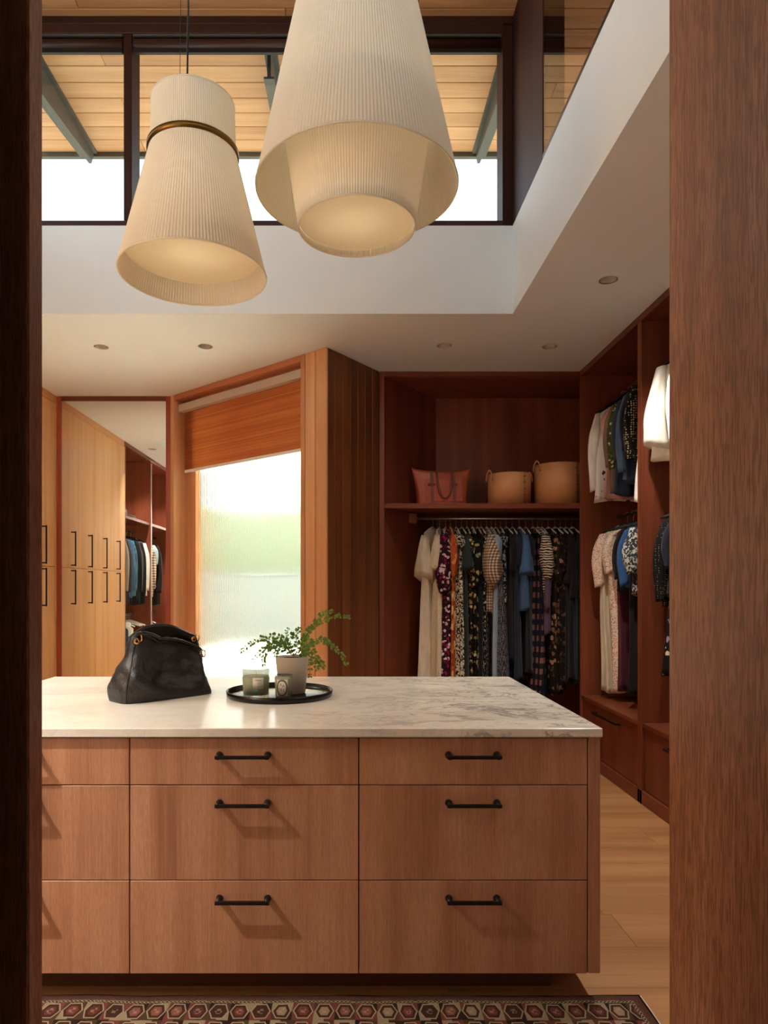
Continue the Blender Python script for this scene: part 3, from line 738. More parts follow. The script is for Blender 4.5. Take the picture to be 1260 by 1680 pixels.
# ---- pendants
def pleated(r0, z0, r1, z1, n, amp):
    vs = []; fs = []; m = n * 2; rows_ = 8
    for k in range(rows_ + 1):
        t = k / rows_; r = r0 + (r1 - r0) * t
        for i in range(m):
            a = 2 * PI * i / m; rr = r + (amp if i % 2 else -amp)
            vs.append((rr * math.cos(a), rr * math.sin(a), z0 + (z1 - z0) * t))
    for k in range(rows_):
        for i in range(m):
            j = (i + 1) % m; fs.append((k * m + i, k * m + j, (k + 1) * m + j, (k + 1) * m + i))
    return B().add(vs, fs, False)
def pendant_small(x, y):
    t = thing('pendant_lamp', 'smaller ivory pleated pendant with a drum top and flared skirt', 'lamp', (x, y, 0), 0, 'pleated pendants')
    solid(pleated(0.172, 3.43, 0.178, 3.235, 130, 0.00077).build('drum', 'shade', t), 0.0015)
    solid(pleated(0.180, 3.225, 0.308, 2.71, 150, 0.00098).build('skirt', 'shade', t), 0.0015)
    B().torus((0, 0, 3.43), 0.173, 0.0035, n=64).build('rim', 'shade', t); B().torus((0, 0, 2.71), 0.308, 0.004, n=64).build('rim', 'shade', t)
    B().lathe([(0.183, 3.214), (0.192, 3.218), (0.192, 3.236), (0.183, 3.240)], 64, cap0=False, cap1=False).build('ring', 'brass', t, label='aged brass ring')
    B().lathe([(0.283, 2.800), (0.283, 2.804)], 64).build('diffuser', 'diffuser', t)
    B().lathe([(0.170, 3.420), (0.170, 3.424)], 48).build('top_disc', 'shade', t)
    B().tube([(0.0, -0.11, 3.42), (0.0, -0.02, ZT)], 0.004, 8).build('cord', 'black', t); B().tube([(-0.03, -0.11, 3.42), (-0.03, -0.05, ZT)], 0.0012, 6).build('wire', 'black', t)
    point('bulb_light', t, (0, 0, 2.95), PEND_W, (1.0, 0.96, 0.90), 0.06)
def pendant_large(x, y):
    t = thing('pendant_lamp', 'larger ivory pleated pendant with a bowl hanging inside its flared skirt', 'lamp', (x, y, 0), 0, 'pleated pendants')
    solid(pleated(0.242, 4.14, 0.248, 3.885, 160, 0.00091).build('drum', 'shade', t), 0.0015)
    solid(pleated(0.250, 3.865, 0.425, 3.07, 190, 0.00119).build('skirt', 'shade', t), 0.0015)
    solid(pleated(0.312, 3.34, 0.247, 2.91, 150, 0.00112).build('bowl', 'shade_in', t), 0.0015)
    B().torus((0, 0, 3.07), 0.425, 0.004, n=72).build('rim', 'shade', t); B().torus((0, 0, 2.91), 0.247, 0.004, n=64).build('rim', 'shade', t)
    B().lathe([(0.252, 3.855), (0.264, 3.860), (0.264, 3.888), (0.252, 3.893)], 64, cap0=False, cap1=False).build('ring', 'brass', t, label='aged brass ring')
    B().lathe([(0.246, 2.940), (0.246, 2.944)], 64).build('diffuser', 'diffuser', t)
    B().lathe([(0.240, 4.13), (0.240, 4.134)], 48).build('top_disc', 'shade', t)
    B().tube([(0.0, 0, 4.13), (0.0, 0, ZT)], 0.004, 8).build('cord', 'black', t)
    for a in (0.5, 2.6, 4.7): B().tube([(0.30 * math.cos(a), 0.30 * math.sin(a), 3.33), (0.30 * math.cos(a), 0.30 * math.sin(a), 3.62)], 0.002, 6).build('hanger_wire', 'brass', t)
    point('bulb_light', t, (0, 0, 3.12), PEND_W * 1.4, (1.0, 0.96, 0.90), 0.07)
pendant_small(-0.660, 2.85)
pendant_large(0.034, 2.85)
# ================================================================== CLOTHES
def fabric(name, c, rough=0.9):
    m = M(name, rough, 0.2); c2 = tuple(x * 0.78 for x in c[:3])
    f = m.noise(m.pos((1, 1, 0.25)), 26, 3)
    m.color(m.ramp(f, [(0.3, c2), (0.65, c)])); m.bump(m.noise(m.pos(), 500, 2), 0.25, 0.001)
    m.b.inputs['Sheen Weight'].default_value = 0.15; return m.m
def print_blobs(name, bg, cols, scale=40, cover=0.5):
    """irregular patches of several colours: florals, patchwork, tie-dye"""
    m = M(name, 0.9, 0.2); p = m.pos()
    w = m.n('TexNoise', Vector=p, Scale=scale * 0.7, Detail=2)
    d = m.n('VectorMath', _operation='SCALE', i0=w.outputs['Color']); d.inputs['Scale'].default_value = 1.4 / scale
    q = m.n('VectorMath', _operation='ADD', i0=p, i1=d.outputs[0]).outputs[0]
    vo = m.n('TexVoronoi', Vector=q, Scale=scale)
    pick = m.n('SeparateColor', Color=vo.outputs['Color']).outputs[0]
    n = len(cols); stops = [(i / n, c) for i, c in enumerate(cols)]
    c = m.ramp(pick, stops, 'CONSTANT')
    g = m.n('SeparateColor', Color=vo.outputs['Color']).outputs[1]
    c = m.mix(m.math('GREATER_THAN', g, cover), c, bg)
    edge = m.math('GREATER_THAN', vo.outputs['Distance'], 0.52)
    m.color(m.mix(edge, c, bg)); return m.m
def print_spots(name, bg, fg, scale=60, thr=0.5, dist=0.6):
    """leopard, vine and paisley marks"""
    m = M(name, 0.9, 0.2)
    f = m.noise(m.pos((1, 1, 0.8)), scale, 2, 0.5, dist)
    m.color(m.ramp(f, [(thr - 0.02, bg), (thr + 0.02, fg)])); return m.m
def print_check(name, a, b, c3, px=0.03, pz=0.03):
    m = M(name, 0.9, 0.2); s = m.n('SeparateXYZ', Vector=m.pos(G, False))
    u = m.math('ADD', s.outputs['X'], m.math('MULTIPLY', s.outputs['Y'], 0.8))
    fu = m.math('GREATER_THAN', m.math('FRACT', m.math('MULTIPLY', u, 1 / px)), 0.5)
    fz = m.math('GREATER_THAN', m.math('FRACT', m.math('MULTIPLY', s.outputs['Z'], 1 / pz)), 0.5)
    t = m.math('MULTIPLY', m.math('ADD', fu, fz), 0.5)
    m.color(m.ramp(t, [(0.0, a), (0.25, b), (0.75, c3)], 'CONSTANT')); return m.m
def print_stripe(name, a, b, scale=30, dist=4.0, direction='Z', thr=0.5):
    m = M(name, 0.9, 0.2)
    w = m.n('TexWave', Vector=m.pos(), Scale=scale, Distortion=dist, Detail=1.5, _bands_direction=direction); w.inputs['Detail Scale'].default_value = 1.5
    m.color(m.ramp(w.outputs['Fac'], [(thr - 0.03, a), (thr + 0.03, b)])); return m.m
def print_dots(name, bg, fg, scale=45, r=0.28):
    m = M(name, 0.9, 0.2)
    vo = m.n('TexVoronoi', Vector=m.pos(G, False), Scale=scale); vo.inputs['Randomness'].default_value = 0.35
    m.color(m.mix(m.math('LESS_THAN', vo.outputs['Distance'], r), bg, fg)); return m.m

FB = {
 'ivory': fabric('ivory_cotton', rgb(226, 212, 188)), 'white': fabric('white_cotton', rgb(236, 230, 218)), 'cream': fabric('cream_linen', rgb(224, 208, 180)),
 'eyelet': print_dots('ivory_eyelet_lace', rgb(224, 210, 184), rgb(150, 130, 104), 60, 0.17),
 'black': fabric('black_crepe', rgb(24, 22, 24)), 'black2': fabric('soft_black_jersey', rgb(30, 27, 27)), 'brownblack': fabric('brown_black_wool', rgb(36, 28, 24)),
 'navy': fabric('navy_silk', rgb(30, 34, 50)), 'ink': fabric('ink_blue_crepe', rgb(38, 46, 62)), 'green': fabric('bottle_green_silk', rgb(44, 60, 54)),
 'chambray': fabric('blue_chambray', rgb(70, 100, 140)), 'denim': fabric('faded_denim', rgb(78, 98, 122)), 'denim2': fabric('dark_denim', rgb(58, 82, 110)), 'paledenim': fabric('bleached_denim', rgb(150, 176, 196)),
 'skyblue': fabric('pale_blue_cotton', rgb(156, 170, 186)), 'mint': fabric('pale_aqua_cotton', rgb(170, 198, 200)), 'mauve': fabric('mauve_satin', rgb(108, 80, 104), 0.5),
 'taupe': fabric('taupe_silk', rgb(132, 100, 84)), 'pink': fabric('blush_cotton', rgb(214, 160, 146)), 'greyjk': fabric('stone_grey_wool', rgb(142, 134, 124)), 'charcoal': fabric('charcoal_wool', rgb(66, 62, 58)),
 'coral': fabric('coral_cotton', rgb(206, 106, 84)), 'bluew': fabric('blue_work_cotton', rgb(52, 92, 146)), 'plum': fabric('plum_velvet', rgb(88, 30, 40)),
 'magenta': print_blobs('magenta_floral', rgb(40, 20, 30), [rgb(150, 24, 72), rgb(214, 170, 180), rgb(110, 16, 50), rgb(226, 206, 206), rgb(60, 20, 34)], 42, 0.75),
 'rust': print_blobs('rust_patchwork', rgb(176, 88, 46), [rgb(222, 150, 84), rgb(160, 62, 34), rgb(236, 190, 130), rgb(196, 104, 60)], 16, 0.95),
 'leopard': print_spots('black_white_fleck', rgb(216, 208, 186), rgb(24, 22, 20), 70, 0.5),
 'paisley': print_blobs('brown_paisley', rgb(32, 24, 18), [rgb(150, 118, 74), rgb(90, 66, 40), rgb(196, 176, 128)], 45, 0.55),
 'botanical': print_blobs('gold_botanical', rgb(22, 20, 18), [rgb(176, 160, 96), rgb(112, 134, 110), rgb(208, 200, 150), rgb(140, 100, 60)], 30, 0.38),
 'inkprint': print_spots('black_ivory_brush', rgb(22, 21, 22), rgb(196, 192, 184), 55, 0.58),
 'plaidbrown': print_check('brown_ivory_gingham', rgb(216, 196, 168), rgb(150, 122, 102), rgb(92, 72, 60), 0.024, 0.024),
 'dotgrey': print_dots('grey_dotted_weave', rgb(52, 52, 58), rgb(160, 158, 156), 110, 0.34),
 'bandana': print_spots('black_white_paisley', rgb(26, 26, 30), rgb(180, 182, 184), 48, 0.55, 1.2),
 'plaiddark': print_check('dark_pink_check', rgb(22, 22, 32), rgb(34, 31, 40), rgb(132, 88, 82), 0.055, 0.09),
 'zebra': print_stripe('zebra_stripe', rgb(26, 22, 22), rgb(220, 196, 170), 15, 4.0),
 'camo': print_blobs('brown_tie_dye', rgb(34, 26, 22), [rgb(146, 104, 72), rgb(92, 68, 48), rgb(190, 150, 116), rgb(52, 40, 30)], 24, 0.6),
 'darkfloral': print_blobs('dark_brown_floral', rgb(28, 22, 20), [rgb(76, 52, 36), rgb(50, 38, 30), rgb(104, 76, 52)], 36, 0.45),
 'olive': print_blobs('olive_floral', rgb(62, 72, 30), [rgb(92, 100, 44), rgb(196, 186, 130), rgb(50, 54, 26)], 55, 0.4),
 'goldsq': print_dots('black_gold_sequin', rgb(26, 24, 24), rgb(202, 180, 138), 62, 0.32),
 'embroid': print_blobs('white_blue_embroidery', rgb(232, 226, 214), [rgb(50, 66, 104), rgb(110, 120, 150), rgb(232, 226, 214)], 34, 0.22),
 'coralemb': print_blobs('ivory_coral_embroidery', rgb(228, 214, 192), [rgb(206, 100, 76), rgb(222, 140, 116), rgb(196, 84, 70), rgb(228, 214, 192)], 150, 0.7),
 'greyprint': print_spots('grey_white_medallion', rgb(52, 52, 54), rgb(190, 188, 182), 58, 0.52, 0.8),
 'ikat': print_spots('black_ivory_ikat', rgb(20, 19, 18), rgb(210, 198, 170), 36, 0.53, 1.5),
 'bead': print_dots('black_gold_beading', rgb(24, 22, 22), rgb(150, 132, 96), 75, 0.2),
 'flowerblack': print_blobs('black_lilac_floral', rgb(20, 18, 20), [rgb(148, 132, 176), rgb(206, 180, 96), rgb(214, 204, 186)], 22, 0.34),
 'whiteemb': print_blobs('white_brown_embroidery', rgb(238, 232, 220), [rgb(150, 110, 84), rgb(200, 180, 156)], 38, 0.12),
 'flannel': print_check('cream_brown_flannel', rgb(222, 208, 184), rgb(172, 146, 116), rgb(96, 78, 64), 0.036, 0.036),
 'tealcheck': print_check('teal_fine_check', rgb(92, 128, 142), rgb(72, 108, 128), rgb(54, 88, 112), 0.016, 0.016),
}

def hanger(loc, rz, label, group, mat='white', hook='chrome', half=0.20, tilt=0.0):
    t = thing('coat_hanger', label, 'hanger', loc, rz, group)
    hk = [(0.0, 0.0, -0.075), (0, 0, -0.035)] + [(0.0155 * math.cos(a) , 0, 0.0 + 0.0155 * math.sin(a)) for a in [R(-60 + 25 * k) for k in range(0, 11)]]
    hk[2:] = [(x - 0.0, yy, z) for x, yy, z in hk[2:]]
    B().tube(hk, 0.0021, 6).build('hook', hook, t)
    arm = []
    for k in range(-8, 9):
        u = k / 8; arm.append((half * u, 0, -0.078 - 0.062 * abs(u) ** 1.25))
    B().tube(arm, [0.0045 + 0.0035 * (1 - abs(k / 8)) for k in range(-8, 9)], 8, flat=1.5).build('arms', mat, t)
    return t

def garment(kind, label, cat, loc, rz, mat, length, shoulder=0.20, hem=0.22, thick=0.022, hem_thick=None, sleeve=0.0, sleeve_mat=None, puff=0.0,
            neck=0.075, seed=0, folds=5, group=None, drape=0.0, cuff=False, flare_at=0.25, sleeve_r=0.05, waist=None, bell=False):
    """clothing hung on a hanger: local x across the shoulders, local y along the rod, z down from the hook"""
    rnd = random.Random(seed * 31 + 5); n = 64; hem_thick = hem_thick or thick * 1.5
    rows_ = [(neck, 0.5, -0.088, 0.0), (neck + 0.02, 0.8, -0.094, 0.06), (shoulder * 0.8, 0.8, -0.105, 0.24), (shoulder, 0.85, -0.115, 0.30)]
    m = 26; z0 = -0.145
    for k in range(m + 1):
        t = k / m; rows_.append((None, t, z0 - (length - 0.145) * t, 0.16 * (1 - t) ** 2))
    ph = [rnd.uniform(0, 6.28) for _ in range(6)]; kf = folds + rnd.randint(-1, 1)
    vs = []; fs = []
    for w_, tt, z, slope in rows_:
        if w_ is None:
            t = tt; e = max(0.0, (t - flare_at) / (1 - flare_at)); hw = shoulder + (hem - shoulder) * e ** 1.2
            if waist: hw -= waist * math.exp(-((t - 0.38) / 0.13) ** 2)
            ht = thick + (hem_thick - thick) * t; amp = min(1, t * 2.2 + 0.1)
        else: hw = w_; ht = thick * tt; t = 0; amp = 0.05
        for i in range(n):
            a = 2 * PI * i / n; ca, sa = math.cos(a), math.sin(a)
            x = hw * (abs(ca) ** 0.75) * (1 if ca >= 0 else -1); yb = ht * (abs(sa) ** 0.8) * (1 if sa >= 0 else -1)
            u = x / max(hw, 1e-4)
            f1 = math.sin(kf * u * 1.7 + ph[0] + 0.9 * t) * 0.45 + math.sin(kf * 2.3 * u + ph[1] - 1.4 * t) * 0.25
            yy = yb * (1 + 0.35 * amp * math.sin(kf * a + ph[2] + t)) + thick * amp * 0.9 * f1
            xx = x * (1 + 0.03 * amp * math.sin(7 * t + ph[3]))
            xx += 0.013 * amp * math.sin(4.2 * sa + ph[5] + 0.8 * t) * abs(ca) * (1 if ca >= 0 else -1)   # vertical folds along the edges
            yy += 0.10 * ht * amp * math.sin(17 * u + ph[1] + 0.6 * math.sin(5 * t))
            zz = z - slope * abs(x) + (0.012 * math.sin(3 * a + ph[4]) * t ** 3) - drape * (u + 1) * 0.5 * t ** 3
            vs.append((xx, yy, zz))
    rr = len(rows_)
    for k in range(rr - 1):
        for i in range(n):
            j = (i + 1) % n; fs.append((k * n + i, (k + 1) * n + i, (k + 1) * n + j, k * n + j))
    fs.append(tuple((rr - 1) * n + i for i in range(n)))
    o = B().add(vs, fs, True).build(kind, FB[mat], None, loc, rz)
    tag(o, label, cat, group)
    if sleeve > 0:
        for s in (-1, 1):
            K = 14; NS = 20; wob = rnd.uniform(-1, 1); sway = rnd.uniform(-0.4, 0.4); sv = []; sf_ = []; pa = rnd.uniform(0, 6.28); slant = rnd.uniform(0.25, 0.6)
            for k in range(K + 1):
                t = k / K
                cx = s * (shoulder - 0.030 + 0.052 * math.sin(min(1, t * 1.4) * PI / 2) - 0.026 * t)
                cy = 0.006 * wob * math.sin(t * 4) + sway * 0.02 * t; cz = -0.150 - sleeve * t
                r = sleeve_r * (0.45 + 0.55 * min(1, t * 4)) * (1 - 0.32 * t)
                if bell: r = sleeve_r * (0.5 + 0.75 * t)
                if puff: r = sleeve_r * 0.75 + puff * math.sin(PI * min(1, t * 1.02)) ** 0.8 * (0.4 + t)
                if cuff and t > 0.9: r *= 0.55
                for q in range(NS):
                    a = 2 * PI * q / NS
                    rr = r * (1 + 0.10 * min(1, 3 * t) * math.sin(5 * a + pa + 2.2 * t) + 0.05 * math.sin(9 * t + 3 * a))
                    x = cx + rr * 0.95 * math.cos(a); yy = cy + rr * math.sin(a) * min(1.0, (thick + 0.012) / 0.05)
                    sv.append((x, yy, cz + (0.10 * (1 - t) * (-abs(x) + abs(cx))) - slant * rr * math.cos(a) * s * (-1 if bell else 1) * t ** 3))
            for k in range(K):
                for q in range(NS):
                    q2 = (q + 1) % NS; sf_.append((k * NS + q, k * NS + q2, (k + 1) * NS + q2, (k + 1) * NS + q))
            sf_ += [tuple(reversed(range(NS))), tuple(K * NS + q for q in range(NS))]
            B().add(sv, sf_, True).build('sleeve', FB[sleeve_mat or mat], o)
    return o

RODY, RODZ = 5.75, 1.976
def back_item(i, px_x, kind, label, cat, mat, length, hg=True, **kw):
    loc = (px_x, RODY, RODZ); rz = R({1: 64, 2: 74, 3: 81}.get(i, 90)) + R(random.Random(i).uniform(-4, 4))
    garment(kind, label, cat, loc, rz, mat, length, seed=i, group='clothes on the long rod', **kw)
    hanger(loc, rz, 'white hanger holding the ' + ' '.join(label.split()[:12]).rstrip(','), 'hangers on the long rod', half=0.19)
Xc = lambda px: (px - 572.0) / 191.3
items = [
 (710, 'dress', 'long ivory cotton dress with loose cape sleeve, leftmost on the long rod', 'dress', 'ivory', 1.55, dict(sleeve=0.36, hem=0.27, hem_thick=0.060, thick=0.030, sleeve_r=0.075, bell=True)),
 (721, 'dress', 'ivory eyelet lace dress hanging second from the left of the long rod', 'dress', 'eyelet', 1.50, dict(sleeve=0.30, hem=0.25, hem_thick=0.055, thick=0.032, sleeve_r=0.065, bell=True)),
 (731, 'dress', 'magenta and black floral ruffled dress', 'dress', 'magenta', 1.50, dict(sleeve=0.48, hem=0.265, hem_thick=0.085, thick=0.040, puff=0.035, shoulder=0.22)),
 (739, 'dress', 'rust and orange patchwork dress', 'dress', 'rust', 1.48, dict(sleeve=0.34, hem=0.26, shoulder=0.215, hem_thick=0.036, puff=0.025, sleeve_r=0.05)),
 (748, 'dress', 'ivory dress flecked all over with black', 'dress', 'leopard', 1.50, dict(sleeve=0.10, hem=0.26, hem_thick=0.05, thick=0.03, shoulder=0.215)),
 (757, 'dress', 'bottle green silk dress with pointed sleeve', 'dress', 'green', 1.40, dict(sleeve=0.30, hem=0.23, hem_thick=0.034, sleeve_r=0.07, bell=True)),
 (766, 'dress', 'brown paisley blouse dress beside the green silk', 'dress', 'paisley', 1.35, dict(sleeve=0.30, hem=0.21, hem_thick=0.026)),
 (775, 'dress', 'black dress scattered with gold leaf flowers', 'dress', 'botanical', 1.45, dict(sleeve=0.42, hem=0.24, hem_thick=0.032, puff=0.02)),
 (783, 'dress', 'slim black dress between two botanical prints', 'dress', 'black', 1.40, dict(hem=0.22, hem_thick=0.028)),
 (789, 'dress', 'black dress brushed with ivory marks', 'dress', 'inkprint', 1.42, dict(hem=0.23, hem_thick=0.028)),
 (798, 'blouse', 'brown and ivory gingham blouse with a gathered balloon sleeve', 'blouse', 'plaidbrown', 0.80, dict(sleeve=0.44, hem=0.2, puff=0.06, cuff=True, sleeve_r=0.05, shoulder=0.225, thick=0.03)),
 (806, 'dress', 'pale blue-grey cotton dress beside the gingham blouse', 'dress', 'skyblue', 1.45, dict(sleeve=0.22, hem=0.25, hem_thick=0.04, sleeve_r=0.065, shoulder=0.215)),
 (813, 'dress', 'long grey dotted-weave dress', 'dress', 'dotgrey', 1.50, dict(hem=0.275, hem_thick=0.075, thick=0.03)),
 (821, 'blouse', 'black and white bandana-print blouse', 'blouse', 'bandana', 0.72, dict(sleeve=0.10, hem=0.2)),
 (830, 'dress', 'plain black crepe dress right of the bandana print', 'dress', 'black2', 1.20, dict(sleeve=0.30, hem=0.22)),
 (840, 'dress', 'long ink-blue crepe dress', 'dress', 'ink', 1.36, dict(sleeve=0.25, hem=0.24, hem_thick=0.036)),
 (852, 'blouse', 'blue chambray blouse with ruffled hem', 'blouse', 'chambray', 0.78, dict(sleeve=0.34, hem=0.25, hem_thick=0.05, sleeve_r=0.07, bell=True, shoulder=0.215)),
 (862, 'dress', 'navy silk dress right of the chambray blouse', 'dress', 'navy', 1.30, dict(sleeve=0.26, hem=0.22)),
 (874, 'dress', 'long dark dress with pink checks near its hem', 'dress', 'plaiddark', 1.50, dict(hem=0.27, hem_thick=0.055)),
 (882, 'blouse', 'black and cream zebra-striped blouse', 'blouse', 'zebra', 0.62, dict(sleeve=0.36, hem=0.19, puff=0.03, thick=0.03, shoulder=0.225)),
 (889, 'blouse', 'mauve satin blouse with long sleeve beside the zebra stripes', 'blouse', 'mauve', 0.98, dict(sleeve=0.62, hem=0.20, sleeve_r=0.045)),
 (899, 'dress', 'long brown tie-dyed dress', 'dress', 'camo', 1.48, dict(sleeve=0.38, hem=0.25, hem_thick=0.044, puff=0.03)),
 (910, 'dress', 'dark brown floral dress right of the tie-dye', 'dress', 'darkfloral', 1.42, dict(sleeve=0.30, hem=0.22)),
 (919, 'dress', 'brown-black wool dress in the shade of the long rod', 'dress', 'brownblack', 1.38, dict(sleeve=0.40, hem=0.22)),
 (928, 'coat', 'soft black jersey coat, second from the right end of the long rod', 'coat', 'black2', 1.34, dict(sleeve=0.52, hem=0.23)),
 (938, 'coat', 'black crepe coat at the right end of the long rod', 'coat', 'black', 1.40, dict(sleeve=0.52, hem=0.23)),
]
for i, (px_, kind, lab, cat, mat_, ln, kw) in enumerate(items):
    back_item(i + 1, Xc(px_), kind, lab, cat, mat_, ln, **kw)

# ---- right-hand closets: rods run towards the viewer
def side_item(i, x, y, z, kind, label, cat, mat, length, group, hg='hangers in the right-hand closets', hook_mat='black', **kw):
    rz = R(random.Random(i + 90).uniform(-6, 6)) + kw.pop('turn', 0.0)
    garment(kind, label, cat, (x, y, z), rz, mat, length, seed=i + 40, group=group, **kw)
    hanger((x, y, z), rz, 'slim hanger holding the ' + ' '.join(label.split()[:12]).rstrip(','), hg, hook_mat if hook_mat != 'white' else 'white', 'chrome', half=0.19)
XR = 2.17
gu = 'clothes on the upper rod of the corner closet'
up = [
 (5.22, 'blouse', 'white blouse with blue embroidery, farthest on the upper right rod', 'blouse', 'embroid', 0.84, dict(sleeve=0.60, hem=0.23, shoulder=0.215, sleeve_mat='white', sleeve_r=0.055, turn=R(-10))),
 (5.10, 'blouse', 'blush cotton blouse behind the taupe one', 'blouse', 'pink', 0.84, dict(sleeve=0.2, hem=0.18, shoulder=0.17)),
 (5.03, 'blouse', 'taupe silk blouse on the upper right rod', 'blouse', 'taupe', 0.80, dict(sleeve=0.45, hem=0.18, shoulder=0.18)),
 (4.96, 'blouse', 'olive green floral blouse', 'blouse', 'olive', 0.80, dict(sleeve=0.48, hem=0.19, shoulder=0.185, sleeve_r=0.055)),
 (4.88, 'blouse', 'ink-blue blouse between the olive and the denim', 'blouse', 'ink', 0.84, dict(sleeve=0.45, hem=0.19, shoulder=0.18)),
 (4.78, 'jacket', 'faded denim jacket on the upper right rod', 'jacket', 'denim', 0.74, dict(sleeve=0.54, hem=0.19, shoulder=0.19, sleeve_r=0.055, thick=0.03)),
 (4.69, 'blouse', 'navy silk blouse next to the denim jacket', 'blouse', 'navy', 0.78, dict(sleeve=0.4, hem=0.18)),
 (4.60, 'blouse', 'black blouse dotted with gold sequins', 'blouse', 'goldsq', 0.66, dict(sleeve=0.48, hem=0.18, sleeve_r=0.055)),
 (4.50, 'blouse', 'white blouse with long tails, nearest on the upper right rod', 'blouse', 'white', 0.95, dict(hem=0.21, shoulder=0.16)),
]
for i, (y, kind, lab, cat, mat_, ln, kw) in enumerate(up): side_item(i, XR - 0.03, y, 2.90, kind, lab, cat, mat_, ln, gu, **kw)
gl_ = 'clothes on the lower rod of the corner closet'
lo = [
 (5.22, 'dress', 'long cream caftan with coral embroidery, farthest on the lower right rod', 'dress', 'cream', 1.38, dict(sleeve=0.40, hem=0.20, sleeve_mat='coralemb', sleeve_r=0.07, thick=0.035, hem_thick=0.05, shoulder=0.21, turn=R(-8))),
 (5.11, 'dress', 'ivory dress thick with coral embroidery', 'dress', 'coralemb', 1.36, dict(sleeve=0.30, hem=0.15, shoulder=0.185, thick=0.03, sleeve_r=0.06)),
 (5.03, 'dress', 'plum velvet dress on the lower right rod', 'dress', 'plum', 1.34, dict(hem=0.15, shoulder=0.16)),
 (4.95, 'blouse', 'black blouse in front of the plum dress', 'blouse', 'black', 0.60, dict(sleeve=0.35, hem=0.17, shoulder=0.17)),
 (4.87, 'blouse', 'blue work shirt on the lower right rod', 'shirt', 'bluew', 0.56, dict(sleeve=0.40, hem=0.17, shoulder=0.17)),
 (4.78, 'dress', 'long black jersey dress on the lower right rod', 'dress', 'black2', 1.34, dict(hem=0.17, shoulder=0.16, sleeve=0.2)),
 (4.68, 'blouse', 'grey medallion-print blouse with wide ruffled sleeve', 'blouse', 'greyprint', 0.62, dict(sleeve=0.30, hem=0.18, shoulder=0.185, sleeve_r=0.075, puff=0.02)),
 (4.56, 'dress', 'long black and ivory ikat dress, nearest on the lower right rod', 'dress', 'ikat', 1.38, dict(hem=0.20, shoulder=0.15, hem_thick=0.045)),
]
for i, (y, kind, lab, cat, mat_, ln, kw) in enumerate(lo): side_item(i + 20, XR, y, 1.955, kind, lab, cat, mat_, ln, gl_, **kw)
g2 = 'clothes beside the door jamb'
nr = [
 (4.12, 2.90, 'blouse', 'white blouse with flared sleeves, left of the two by the door jamb', 'blouse', 'white', 0.72, dict(sleeve=0.50, hem=0.25, shoulder=0.22, sleeve_r=0.07, thick=0.035, turn=R(-10), bell=True)),
 (3.95, 2.90, 'blouse', 'white blouse with brown embroidery cut off by the door jamb', 'blouse', 'whiteemb', 0.86, dict(sleeve=0.50, hem=0.20, sleeve_r=0.06, thick=0.03)),
 (4.17, 1.955, 'jacket', 'black jacket banded with gold beads', 'jacket', 'bead', 0.68, dict(sleeve=0.50, hem=0.17, shoulder=0.18, sleeve_r=0.06)),
 (4.11, 1.955, 'blouse', 'navy silk blouse by the door jamb', 'blouse', 'navy', 0.62, dict(sleeve=0.30, hem=0.16, shoulder=0.16)),
 (4.03, 1.955, 'dress', 'black dress with lilac and gold flowers by the door jamb', 'dress', 'flowerblack', 1.10, dict(hem=0.25, shoulder=0.16, hem_thick=0.05)),
]
for i, (y, z, kind, lab, cat, mat_, ln, kw) in enumerate(nr): side_item(i + 40, XR - 0.04, y, z, kind, lab, cat, mat_, ln, g2, **kw)

